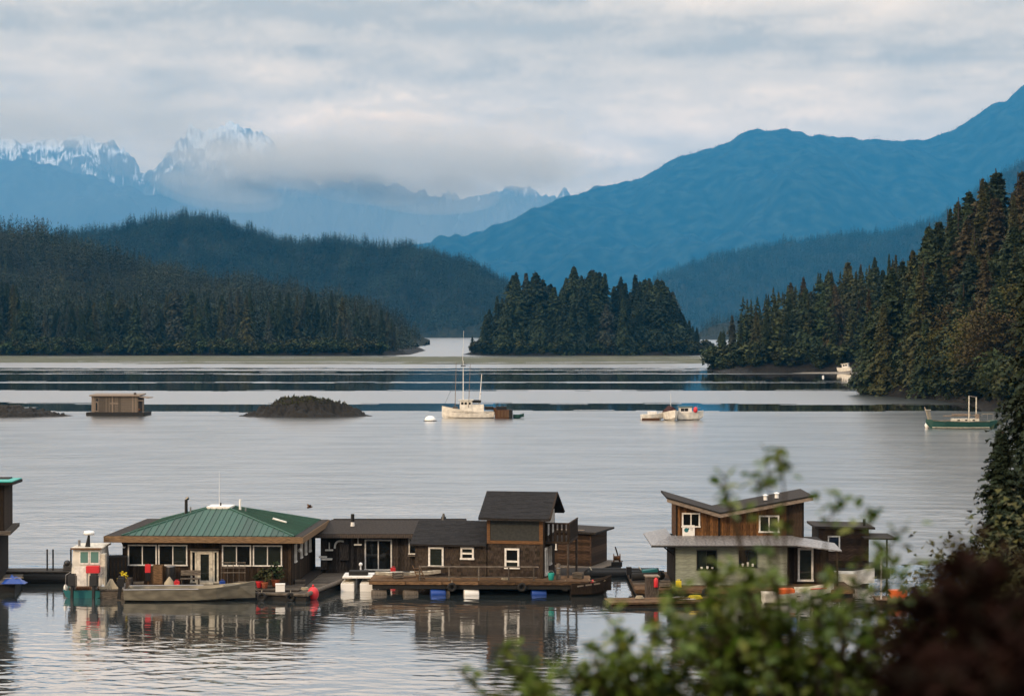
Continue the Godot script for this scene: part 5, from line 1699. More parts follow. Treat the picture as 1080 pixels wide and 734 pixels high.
func small_boats_right() -> void:
	var o := thing("rowing_boat", "white rowing boat with a red cover on its seat, behind the foreground leaves", "rowing boat", Vector3(14.6, 0, -118.8), 0.1)
	obj("hull", hull_mesh([[0.0, 0.6, 0.45, 0.62, 0.12, -0.08], [1.0, 0.68, 0.5, 0.58, 0.1, -0.1], [2.2, 0.4, 0.22, 0.66, 0.15, 0.0], [2.8, 0.04, 0.02, 0.8, 0.6, 0.4]], 0.2), mats.white_hull, o)
	span("red_cover", o, mats.orange_plastic, 0.9, 1.8, 0.45, 0.85, -0.4, 0.4)
	for x in [0.5, 2.0]:
		bx("thwart", o, mats.grey_plank_1, Vector3(x, 0.45, 0), Vector3(0.2, 0.04, 1.0))
	var q := thing("rowing_boat", "cream rowing boat with red trim beside the butterfly-roofed house's deck", "rowing boat", Vector3(17.0, 0, -121.4), 0.35)
	obj("hull", hull_mesh([[0.0, 0.5, 0.38, 0.55, 0.12, -0.08], [1.0, 0.6, 0.42, 0.52, 0.1, -0.1], [2.4, 0.04, 0.02, 0.75, 0.5, 0.3]], 0.2), mats.cream_paint, q)
	bx("red_trim", q, mats.red_plastic, Vector3(1.0, 0.56, 0.6), Vector3(1.2, 0.06, 0.05))
	bx("thwart", q, mats.grey_plank_1, Vector3(0.7, 0.42, 0), Vector3(0.2, 0.04, 0.9))
	var r := thing("open_skiff", "pale open skiff moored beyond the right porch, half hidden by leaves", "skiff", Vector3(20.1, 0, -126.8), 0.0)
	obj("hull", hull_mesh([[0.0, 0.75, 0.6, 0.85, 0.12, -0.1], [1.2, 0.8, 0.62, 0.82, 0.1, -0.12], [2.4, 0.05, 0.02, 1.1, 0.8, 0.6]], 0.2), mats.white_hull, r)
	bx("thwart", r, mats.grey_plank_1, Vector3(0.8, 0.6, 0), Vector3(0.25, 0.04, 1.3))

# ---------- docks, rafts, buoys, deck gear, rocks ----------
func barrel_outline(r: float, h: float) -> Array:
	return [Vector2(0.001, 0), Vector2(r * 0.92, 0), Vector2(r, h * 0.05), Vector2(r, h * 0.32), Vector2(r * 1.04, h * 0.34), Vector2(r, h * 0.36), Vector2(r, h * 0.64), Vector2(r * 1.04, h * 0.66), Vector2(r, h * 0.68), Vector2(r, h * 0.95), Vector2(r * 0.92, h), Vector2(0.001, h)]

func barrel_float(label: String, m: Material, at: Vector3) -> void:
	# a drum on its side, its end towards the camera a little
	var o := thing("float_barrel", label, "barrel", at, 0.2, "drums floating under the decks")
	var b := obj("drum", turned_mesh(barrel_outline(0.27, 0.9), 16), m, o, Vector3(-0.45, 0, 0), Vector3(0, 0, -PI / 2))
	obj("bung", turned_mesh([Vector2(0.001, 0.02), Vector2(0.04, 0.02), Vector2(0.04, 0)], 8), mats.black_plastic, b, Vector3(0.15, 0.9, 0))

func buoy(label: String, m: Material, at: Vector3, r: float) -> void:
	var o := thing("mooring_buoy", label, "buoy", at)
	obj("float", turned_mesh(ball(r, 1.25), 16), m, o)
	obj("eye", turned_mesh([Vector2(0.03, 0), Vector2(0.07, 0.02), Vector2(0.06, 0.12), Vector2(0.02, 0.14)], 8), m, o, Vector3(0, r * 1.22, 0))

func pot_plant(label: String, at: Vector3, m: Material, r: float, tall: float, tint: Material) -> void:
	var o := thing("potted_plant", label, "plant", at)
	obj("pot", turned_mesh([Vector2(0.001, 0), Vector2(r * 0.7, 0), Vector2(r, r * 1.5), Vector2(r * 1.08, r * 1.5), Vector2(r * 1.08, r * 1.7), Vector2(r * 0.9, r * 1.7), Vector2(0.001, r * 1.5)], 12), m, o)
	var c := obj("foliage", leafy_crown(int(at.x * 100.0) + 5, 14, 16, 0.16, Vector3(0.42, 0.36, 0.42)), tint, o, Vector3(0, r * 1.2, 0))
	c.scale = Vector3.ONE * tall

func make_small_things() -> void:
	var gp := trio("grey_plank")
	var pl := trio("plank")
	# railed deck before the tower
	var o := thing("railed_deck", "long brown plank deck with a thin grey railing before the shingled tower house", "deck", Vector3(-2.0, 0, -122.4), deg_to_rad(-1.5))
	for z in [-0.25, -1.4, -2.6]:
		span("beam", o, mats.black_float, -6.4, 6.5, 0.36, 0.62, z - 0.15, z + 0.15)
	span("joists", o, mats.brown_board_0, -6.5, 6.6, 0.62, 0.80, -3.0, -0.06)
	planks(o, pl, -6.6, 6.7, -3.0, 0.0, 0.86, 0.2, true)
	for i in 6:
		bx("rim_board", o, pl[rng.randi() % 3], Vector3(-5.5 + i * 2.2, 0.72, -0.02), Vector3(2.17, 0.19, 0.06))
	var rail := span("railing", o, mats.grey_plank_2, -3.6, 3.6, 1.66, 1.73, -0.2, -0.1)
	for x in [-3.55, -1.78, 0.0, 1.8, 3.3]:
		bx("post", rail, gp[rng.randi() % 3], Vector3(x, -0.42, 0), Vector3(0.09, 0.85, 0.085))
	bx("lower_rail", rail, mats.grey_plank_1, Vector3(0, -0.62, 0), Vector3(7.0, 0.05, 0.045))
	barrel_float("blue drum under the railed deck's left part", mats.blue_plastic, Vector3(-4.45, 0.06, -122.75))
	barrel_float("pale blue and white drum under the middle of the railed deck", mats.white_plastic, Vector3(-2.45, 0.06, -122.75))
	barrel_float("blue drum under the railed deck's right part", mats.blue_plastic, Vector3(1.6, 0.05, -122.8))
	for i in 3:
		barrel_float(["grey drum under the deck's left end, nearest the white dinghy", "grey drum under the deck below the cream kayak", "grey drum under the deck left of the steps"][i], mats.grey_plank_2, Vector3(-8.0 + i * 1.9, 0.02, -122.9))
	var k := thing("kayak", "cream kayak lying on the deck before the long cabin", "kayak", Vector3(-8.3, 0.98, -123.8), 0.12)
	obj("hull", hull_mesh([[0.0, 0.03, 0.02, 0.26, 0.2, 0.1], [0.8, 0.24, 0.18, 0.22, 0.05, 0.0], [2.0, 0.30, 0.22, 0.22, 0.04, 0.0], [3.2, 0.22, 0.16, 0.24, 0.06, 0.0], [4.0, 0.03, 0.02, 0.3, 0.22, 0.14]], 0.23), mats.cream_paint, k)
	obj("cockpit_rim", turned_mesh([Vector2(0.2, 0.0), Vector2(0.24, 0.03), Vector2(0.18, 0.05)], 12), mats.black_plastic, k, Vector3(1.9, 0.23, 0))
	var lad := thing("step_ladder", "short wooden steps leaning at the left end of the railing", "steps", Vector3(-5.55, 0.86, -122.9), 0.0)
	for i in 4:
		bx("step", lad, pl[i % 3], Vector3(-0.1 * i + 0.1, 0.1 + i * 0.19, -0.06 * i), Vector3(0.42, 0.05, 0.2))
	for x in [-0.2, 0.22]:
		rod("stringer", lad, mats.plank_1, Vector3(x + 0.12, 0, 0.1), Vector3(x - 0.25, 0.85, -0.3), 0.03)
	var bk := thing("bucket", "turquoise bucket on the deck beside the tower's door", "bucket", Vector3(2.35, 0.88, -122.8))
	obj("body", turned_mesh([Vector2(0.001, 0), Vector2(0.15, 0), Vector2(0.2, 0.42), Vector2(0.17, 0.42), Vector2(0.13, 0.03)], 14), mats.teal_roof, bk)
	pipe("bail", bk, mats.grey_metal, [Vector3(-0.19, 0.4, 0), Vector3(-0.1, 0.55, 0), Vector3(0.1, 0.55, 0), Vector3(0.19, 0.4, 0)], 0.012)
	var ps := thing("mooring_post", "weathered round post standing on the deck under the balcony", "post", Vector3(2.8, 0.86, -123.2))
	obj("shaft", turned_mesh([Vector2(0.001, 0), Vector2(0.14, 0), Vector2(0.12, 0.95), Vector2(0.001, 0.98)], 10), mats.grey_plank_2, ps)
	bx("cleat", ps, mats.grey_metal, Vector3(0, 0.7, 0.14), Vector3(0.22, 0.05, 0.05))
	# plank boat beside the deck and the black boom
	var wb := thing("wooden_boat", "old dark wooden boat with worn plank sides at the deck's right end", "rowing boat", Vector3(3.5, 0, -122.6), 0.12)
	obj("hull", hull_mesh([[0.0, 0.7, 0.5, 0.75, 0.1, -0.1], [1.2, 0.75, 0.55, 0.78, 0.1, -0.1], [2.0, 0.4, 0.25, 0.95, 0.25, 0.0], [2.5, 0.04, 0.02, 1.15, 0.9, 0.7]], 0.25), mats.brown_board_0, wb)
	for i in 3:
		bx("worn_patch", wb, mats.grey_plank_2, Vector3(0.5 + i * 0.5, 0.62 + 0.06 * i, 0.735), Vector3(0.38, 0.10, 0.02), Vector3(0, 0, 0.12))
	buoy("round red buoy afloat beside the old wooden boat", mats.red_plastic, Vector3(4.85, 0.30, -122.9), 0.36)
	buoy("bright red buoy hanging off the dock right of the green-roofed house", mats.red_plastic, Vector3(-11.75, 0.32, -120.7), 0.34)
	var bm := thing("log_boom", "long black log boom floating between the shed and the butterfly-roofed house", "log boom", Vector3(3.9, 0, -131.5), 0.03)
	for i in 3:
		rod("log", bm, mats.black_float, Vector3(-0.3 + i * 0.2, 0.12 + 0.10 * (i % 2), -i * 0.55), Vector3(5.9 - i * 0.3, 0.14 + 0.10 * (i % 2), -i * 0.5), 0.30, 0.26, 12)
	for x in [1.2, 4.4]:
		rod("lashing", bm, mats.rope, Vector3(x, 0.47, 0.3), Vector3(x, 0.47, -1.3), 0.04)
	var gear := thing("engine_hoist", "dark winch and gear standing on the shed's float", "winch", Vector3(6.9, 0.31, -134.6))
	bx("base", gear, mats.black_float, Vector3(0, 0.15, 0), Vector3(0.7, 0.3, 0.5))
	obj("drum", turned_mesh([Vector2(0.3, 0), Vector2(0.3, 0.05), Vector2(0.15, 0.06), Vector2(0.15, 0.4), Vector2(0.3, 0.41), Vector2(0.3, 0.46)], 12), mats.rust, gear, Vector3(-0.22, 0.55, 0), Vector3(0, 0, -PI / 2))
	rod("arm", gear, mats.black_float, Vector3(0.2, 0.3, 0), Vector3(-0.1, 1.3, 0), 0.05)
	# docks round the green-roofed house
	var dk := thing("side_dock", "grey plank dock running back along the green-roofed house's right side", "dock", Vector3(-13.3, 0, -121.0), deg_to_rad(-14))
	span("float", dk, mats.black_float, -1.6, 1.5, -0.2, 0.22, -9.0, 0.9)
	planks(dk, gp, -1.7, 1.6, -9.0, 1.0, 0.34, 0.22, true)
	rod("edge_log", dk, mats.grey_plank_2, Vector3(1.55, 0.40, 0.95), Vector3(1.55, 0.46, -9.0), 0.13)
	rod("edge_log", dk, mats.grey_plank_1, Vector3(-1.65, 0.36, 0.92), Vector3(1.5, 0.36, 0.92), 0.10)
	var fd := thing("gear_float", "small grey float stacked with ropes and nets beside the cabin boat", "float", Vector3(-23.6, 0, -121.0))
	span("float", fd, mats.grey_plank_1, -0.8, 1.05, -0.1, 0.42, -1.6, 0.0)
	planks(fd, gp, -0.85, 1.1, -1.6, 0.04, 0.5, 0.2, true)
	span("crate", fd, mats.grey_board_2, 0.1, 0.9, 0.5, 1.1, -1.3, -0.5)
	for i in 7:
		pipe("net_rope", fd, mats.rope, [Vector3(-0.6 + i * 0.09, 0.5, -0.3), Vector3(-0.35 + i * 0.03, 1.0 + 0.05 * (i % 3), -0.5), Vector3(-0.1 + i * 0.06, 0.52, -0.25)], 0.03, 6)
	pot_plant("yellow flowers in a black pot at the left corner of the deck", Vector3(-23.15, 0.52, -121.6), mats.black_plastic, 0.2, 0.75, mats.yellow_cloth)
	pot_plant("green shrub in a terracotta pot at the right corner of the deck", Vector3(-14.2, 0.50, -122.6), mats.terracotta, 0.24, 1.15, greens[1])
	pot_plant("leafy plant in a red tub on the deck's right part", Vector3(-15.1, 0.50, -122.2), mats.red_plastic, 0.22, 0.7, greens[1])
	pot_plant("olive shrub in an orange pot beside the red tub", Vector3(-14.75, 0.50, -121.9), mats.terracotta, 0.2, 0.95, greens[2])
	var cl := thing("cooler", "white lidded cooler at the deck's right corner", "cooler", Vector3(-13.75, 0.36, -121.2), 0.1)
	bx("body", cl, mats.white_plastic, Vector3(0, 0.22, 0), Vector3(0.55, 0.4, 0.4))
	bx("lid", cl, mats.white_plastic, Vector3(0, 0.46, 0), Vector3(0.58, 0.08, 0.43))
	var tr := thing("trellis", "thin wooden lattice trellis standing right of the door", "trellis", Vector3(-16.7, 0.52, -122.4), 0.0)
	for i in 5:
		bx("upright", tr, mats.grey_plank_1, Vector3(-0.7 + i * 0.35, 0.75, 0), Vector3(0.04, 1.5, 0.04))
	for i in 3:
		bx("rail", tr, mats.grey_plank_2, Vector3(0, 0.85 + i * 0.3, 0.03), Vector3(1.5, 0.045, 0.03))
	var cb := thing("cupboard", "tall wooden cupboard against the left wall below the windows", "cupboard", Vector3(-21.3, 0.52, -123.1))
	bx("body", cb, mats.plank_1, Vector3(0, 0.62, 0), Vector3(0.62, 1.24, 0.45))
	bx("door", cb, mats.plank_2, Vector3(0, 0.66, 0.24), Vector3(0.5, 1.05, 0.03))
	var jk := thing("life_jacket", "red life jacket hanging left of the wooden cupboard", "life jacket", Vector3(-21.95, 0.52, -123.2))
	bx("body", jk, mats.red_plastic, Vector3(0, 1.0, 0), Vector3(0.34, 0.5, 0.16))
	bx("dark_skirt", jk, mats.black_plastic, Vector3(0, 0.5, 0), Vector3(0.3, 0.5, 0.14))
	rod("peg", jk, mats.brown_trim, Vector3(0, 0, -0.05), Vector3(0, 1.3, -0.05), 0.03)
	var bb := thing("barrel", "black barrel right of the wooden cupboard", "barrel", Vector3(-20.55, 0.52, -123.0))
	obj("drum", turned_mesh(barrel_outline(0.29, 1.15), 16), mats.black_plastic, bb)
	obj("lid", turned_mesh([Vector2(0.001, 0.04), Vector2(0.3, 0.04), Vector2(0.31, 0)], 16), mats.grey_metal, bb, Vector3(0, 1.15, 0))
	var bn := thing("bench", "low grey bench with a cushion left of the front door", "bench", Vector3(-19.35, 0.52, -122.9))
	bx("seat", bn, mats.grey_plank_1, Vector3(0, 0.42, 0), Vector3(1.2, 0.06, 0.4))
	bx("backrest", bn, mats.grey_plank_2, Vector3(0, 0.75, -0.2), Vector3(1.2, 0.32, 0.04))
	for x in [-0.5, 0.5]:
		bx("leg", bn, mats.grey_plank_0, Vector3(x, 0.2, 0), Vector3(0.07, 0.4, 0.36))
	var ct := thing("crab_trap", "pale rope-wound crab trap standing on the deck's front edge", "trap", Vector3(-20.45, 0.52, -121.95))
	obj("frame", turned_mesh([Vector2(0.34, 0), Vector2(0.36, 0.05), Vector2(0.3, 0.3), Vector2(0.06, 0.62), Vector2(0.03, 0.66)], 10), mats.rope, ct)
	obj("float", turned_mesh(ball(0.11), 8), mats.orange_plastic, ct, Vector3(0.5, 0.12, 0.1))
	# left edge: log float with posts, blue tarpaulin
	var lf := thing("log_float", "dark log float with upright posts left of the cabin boat", "log float", Vector3(-29.4, 0, -128.6), -0.01)
	for i in 3:
		rod("log", lf, mats.black_float, Vector3(-4.5, 0.25, -i * 0.7), Vector3(3.4, 0.25, -i * 0.7), 0.40, 0.36, 12)
	span("walkway", lf, mats.grey_plank_0, -4.5, 3.2, 0.62, 0.72, -1.6, 0.2)
	for x in [0.05, 0.42, 1.55, 1.85]:
		rod("post", lf, mats.black_float, Vector3(x, 0.7, -0.4), Vector3(x, 2.05, -0.4), 0.05)
	span("coil_box", lf, mats.grey_plank_2, 1.1, 1.6, 0.72, 1.1, -0.8, -0.2)
	var tp := thing("tarpaulin", "crumpled blue tarpaulin on the deck edge at far left", "tarpaulin", Vector3(-30.2, 0.55, -123.9))
	var s := Sheet.new()
	var r := RandomNumberGenerator.new()
	r.seed = 9
	var hs := []
	for j in 8:
		for i in 11:
			var e := sin(PI * i / 10.0) * sin(PI * j / 7.0)
			hs.append(Vector3(-0.75 + i * 0.15, e * (0.42 + r.randf_range(-0.12, 0.18)), 0.4 - j * 0.12))
	obj("cloth", grid_mesh(PackedVector3Array(hs), 11, 8), mats.blue_plastic, tp)
	rod("tie", tp, mats.rope, Vector3(-0.6, 0.3, 0.2), Vector3(0.6, 0.34, 0.1), 0.02)
	var dc := thing("dark_crate", "dark mesh-sided cage between the cabin boat and the green-roofed house", "crate", Vector3(-23.9, 0.3, -124.0), 0.2)
	span("body", dc, mats.black_float, -0.55, 0.55, 0.0, 1.9, -0.5, 0.5)
	for i in 5:
		bx("slat", dc, mats.brown_board_1, Vector3(-0.45 + i * 0.22, 0.95, 0.52), Vector3(0.09, 1.85, 0.03))
	# before the butterfly-roofed house
	var rf := thing("plank_raft", "low raft of wet orange-brown planks before the butterfly-roofed house", "raft", Vector3(8.6, 0, -117.2), deg_to_rad(7))
	for z in [-1.9, -0.3]:
		rod("log", rf, mats.brown_board_1, Vector3(-2.9, 0.05, z), Vector3(3.6, 0.05, z), 0.2, 0.17, 10)
	planks(rf, pl, -3.0, 3.6, -2.2, 0.0, 0.3, 0.26, true)
	planks(rf, pl, -2.9, 3.4, -0.1, 0.06, 0.24, 0.16, true, "edge_plank")
	var bo := thing("dock_bollard", "square grey-brown bollard box with a red extinguisher on the right deck", "bollard", Vector3(8.25, 0.0, -120.6), 0.1)
	span("box", bo, mats.grey_board_2, -0.36, 0.36, 0.1, 1.35, -0.36, 0.36)
	span("cap", bo, mats.pale_fascia, -0.42, 0.42, 1.35, 1.43, -0.42, 0.42)
	obj("extinguisher", turned_mesh([Vector2(0.001, 0), Vector2(0.13, 0), Vector2(0.13, 0.45), Vector2(0.05, 0.55), Vector2(0.001, 0.56)], 12), mats.red_plastic, bo, Vector3(0.18, 0.78, 0.42))
	var ho := thing("hose", "coiled yellow-green hose lying on the plank raft", "hose", Vector3(10.6, 0.34, -118.4))
	for j in 3:
		var pts := []
		for i in 13:
			pts.append(Vector3(cos(TAU * i / 12) * (0.45 - j * 0.06), 0.03 + j * 0.06, sin(TAU * i / 12) * (0.36 - j * 0.05)))
		pipe("coil", ho, mats.yellow_cloth, pts, 0.035, 6)
	var ox := thing("timber_offcuts", "pale timber offcuts scattered on the plank raft", "timber", Vector3(9.6, 0.33, -118.0), 0.3)
	for i in 6:
		bx("board", ox, [mats.pale_fascia, mats.white_trim, mats.plank_2][i % 3], Vector3(rnd(-0.5, 0.5), 0.03 + 0.05 * (i / 2), rnd(-0.4, 0.4)), Vector3(rnd(0.6, 1.3), 0.05, 0.12), Vector3(0, rnd(-0.6, 0.6), 0))
	var ib := thing("inflatable_boat", "dark inflatable boat pulled onto the deck left of the sage siding", "inflatable", Vector3(8.2, 0.46, -126.0), 0.1)
	for z in [-0.45, 0.45]:
		rod("tube", ib, mats.black_float, Vector3(-0.9, 0.28, z), Vector3(0.9, 0.32, z), 0.24, 0.24, 12)
	rod("bow_tube", ib, mats.black_float, Vector3(0.95, 0.32, -0.45), Vector3(0.95, 0.32, 0.45), 0.24, 0.24, 12)
	bx("blue_cover", ib, mats.teal_paint, Vector3(0.3, 0.58, 0), Vector3(0.9, 0.2, 0.7), Vector3(0, 0, 0.1))
	bx("outboard_cowl", ib, mats.black_plastic, Vector3(-1.0, 0.6, 0), Vector3(0.3, 0.5, 0.3))
	barrel_float("blue and white drum afloat in front of the right house, behind leaves", mats.blue_plastic, Vector3(14.9, 0.1, -110.5))
	barrel_float("blue drum on the far right float among orange gear", mats.blue_plastic, Vector3(23.6, 0.55, -118.5))
	var rg := thing("gear_raft", "low raft of orange and pale gear at the right behind the bush", "raft", Vector3(23.6, 0, -118.8))
	span("float", rg, mats.brown_board_1, -2.4, 1.6, -0.1, 0.25, -1.0, 0.8)
	planks(rg, pl, -2.5, 1.7, -1.1, 0.9, 0.31, 0.25, true)
	span("orange_bin", rg, mats.orange_plastic, -1.6, -0.6, 0.31, 0.75, -0.7, 0.0)
	span("pale_bin", rg, mats.pale_fascia, 0.7, 1.3, 0.31, 0.9, -0.7, 0.0)
	obj("net_float", turned_mesh(ball(0.17), 9), mats.white_plastic, rg, Vector3(1.5, 0.5, 0.5))
	rod("marker_post", rg, mats.white_trim, Vector3(-2.2, 0.3, 0.4), Vector3(-2.2, 3.2, 0.4), 0.05)
	clutter()
	# farther out
	float_cabin()
	rocks()
	var wbuoy := thing("mooring_buoy", "white dome-shaped mooring buoy left of the troller's bow", "buoy", Vector3(-14.1, 0, -352.5))
	obj("float", turned_mesh([Vector2(0.9, -0.2), Vector2(1.0, 0.1), Vector2(0.85, 0.55), Vector2(0.4, 0.85), Vector2(0.02, 0.9)], 16), mats.white_plastic, wbuoy)
	obj("skirt", turned_mesh([Vector2(1.15, -0.2), Vector2(1.2, 0.05), Vector2(1.0, 0.12)], 16), mats.black_float, wbuoy)
	for p in [[101.0, 664.0, "left"], [116.5, 628.0, "right"]]:
		var q := thing("crab_float", "tiny white float on the smooth water off the right point, %s one" % p[2], "buoy", Vector3(p[0], 0, -p[1]))
		obj("float", turned_mesh(ball(0.36), 10), mats.white_plastic, q, Vector3(0, 0.2, 0))
		rod("stick", q, mats.white_plastic, Vector3(0, 0.45, 0), Vector3(0, 0.8, 0), 0.04)
	var bird := thing("bird", "small brown bird flying above the long cabin", "bird", Vector3(-12.1, 5.3, -122.0), 0.4)
	var bs := Sheet.new()
	bs.tube(Vector3(-0.14, 0, 0), Vector3(0.12, 0.03, 0), 0.05, 0.06, 8)
	bs.tube(Vector3(0.12, 0.03, 0), Vector3(0.22, 0.05, 0), 0.05, 0.01, 8)
	bs.tri(Vector3(-0.14, 0.01, -0.02), Vector3(-0.30, 0.02, 0.05), Vector3(-0.30, 0.02, -0.06))
	for z in [-1.0, 1.0]:
		bs.quad(Vector3(0.08, 0.04, 0.03 * z), Vector3(0.06, 0.16, 0.22 * z), Vector3(-0.06, 0.2, 0.34 * z), Vector3(-0.08, 0.04, 0.03 * z))
	obj("body", bs.done(), mats.rust, bird)

func float_cabin() -> void:
	var o := thing("float_cabin", "lone weathered plank float cabin with a pale roof, far left on the water", "float cabin", Vector3(-72.6, 0, -374), deg_to_rad(-4))
	span("float", o, mats.black_float, -5.2, 5.6, -0.2, 0.6, -4.6, 0.8)
	span("wall", o, mats.grey_board_1, -4.4, 4.3, 0.6, 3.5, -4.2, -0.02)
	var n := 30
	for i in n:
		bx("wall_board", o, [mats.grey_plank_1, mats.grey_plank_2, mats.grey_plank_2, mats.pale_fascia][rng.randi() % 4], Vector3(-4.4 + 8.7 * (i + 0.5) / n, 2.05, 0.01), Vector3(8.7 / n - 0.02, 2.88, 0.04))
	for i in 14:
		bx("wall_board", o, mats.grey_board_2, Vector3(4.32, 2.05, -0.15 - i * 0.3), Vector3(0.04, 2.88, 0.28))
	slab("roof", o, mats.pale_fascia, [Vector3(-4.7, 3.74, 0.5), Vector3(4.6, 3.74, 0.5), Vector3(4.6, 3.95, -4.5), Vector3(-4.7, 3.95, -4.5)], 0.22)
	window(o, -3.75, -3.1, 0.75, 2.5, 0.03, 1, 1, 0.14, mats.pale_fascia, 0.5, "door")
	obj("wall_lamp", turned_mesh(ball(0.2), 8), mats.black_plastic, o, Vector3(-3.4, 2.9, 0.12))
	span("name_board", o, mats.pale_fascia, -0.9, 0.6, 2.1, 2.35, 0.035, 0.08)
	rod("porch_post", o, mats.pale_fascia, Vector3(5.3, 0.6, 0.4), Vector3(5.3, 2.9, 0.4), 0.07)
	span("porch_rail", o, mats.pale_fascia, 4.4, 5.4, 2.7, 2.85, 0.3, 0.45)
	slab("porch_roof", o, mats.pale_fascia, [Vector3(4.604, 3.5, 0.5), Vector3(6.2, 3.3, 0.5), Vector3(6.2, 3.3, -3.5), Vector3(4.604, 3.5, -3.5)], 0.12)
	obj("red_float", turned_mesh(ball(0.25), 9), mats.rust, o, Vector3(4.6, 1.1, 0.3))
	bx("roof_vent", o, mats.grey_board_2, Vector3(3.5, 4.0, -0.8), Vector3(0.4, 0.35, 0.4))

func rock_y(x: float, z: float, h: float, sd: int) -> float:
	var q := 1.0 - sqrt(pow(absf(x), 1.6) + z * z)
	if q < -0.06: return -0.5
	var n := nz.get_noise_3d(x * 2.6, z * 2.2, sd)
	var m := absf(nz.get_noise_3d(x * 8.0, z * 7.0, sd + 5))
	var ledge := h * smoothstep(-0.05, 0.85, q + 0.22 * n)
	ledge = lerpf(ledge, floorf(ledge / 0.55) * 0.55 + 0.3, 0.55)
	return ledge + h * 0.42 * m * clampf(q * 3.0, 0.0, 1.0) - 0.3

func rock_mesh(rx: float, rz: float, h: float, sd: int) -> ArrayMesh:
	var pts := PackedVector3Array()
	var nu := 130
	var nv := 70
	for j in nv:
		for i in nu:
			var x := lerpf(-1.1, 1.1, float(i) / (nu - 1))
			var z := lerpf(1.1, -1.1, float(j) / (nv - 1))
			pts.append(Vector3(x * rx, rock_y(x, z, h, sd), z * rz))
	return grid_mesh(pts, nu, nv)

func rocks() -> void:
	var o := thing("rock_islet", "dark rocky islet with a mossy crown in the left middle of the inlet", "rock", Vector3(-37.5, 0, -372))
	obj("rock", rock_mesh(13.4, 7.0, 3.3, 31), mats.wet_rock, o)
	var s := Sheet.new()
	var r := RandomNumberGenerator.new()
	r.seed = 4
	for i in 6000:
		var x := r.randf_range(-0.7, 0.7)
		var z := r.randf_range(-0.7, 0.7)
		var y := rock_y(x, z, 3.3, 31)
		if y < 2.35 + r.randf_range(-0.4, 0.5): continue
		var p := Vector3(x * 13.4, y - 0.08, z * 7.0)
		var d := Vector3(r.randf_range(-0.3, 0.3), r.randf_range(0.12, 0.45), r.randf_range(-0.3, 0.3))
		var w := Vector3(r.randf_range(-0.2, 0.2), 0, r.randf_range(-0.2, 0.2))
		s.tri(p - w, p + d, p + w)
	obj("moss", s.done(), mats.moss, o)
	var f := thing("rock_shoal", "low dark weedy shoal at the left border", "rock", Vector3(-92, 0, -372))
	obj("rock", rock_mesh(13.0, 7.0, 1.9, 57), mats.wet_rock, f)
	var g := thing("rock_shoal", "long brown rocky spit off the tip of the right wooded point", "rock", Vector3(92, 0, -757))
	obj("rock", rock_mesh(20.0, 7.0, 1.6, 77), mats.wet_rock, g)

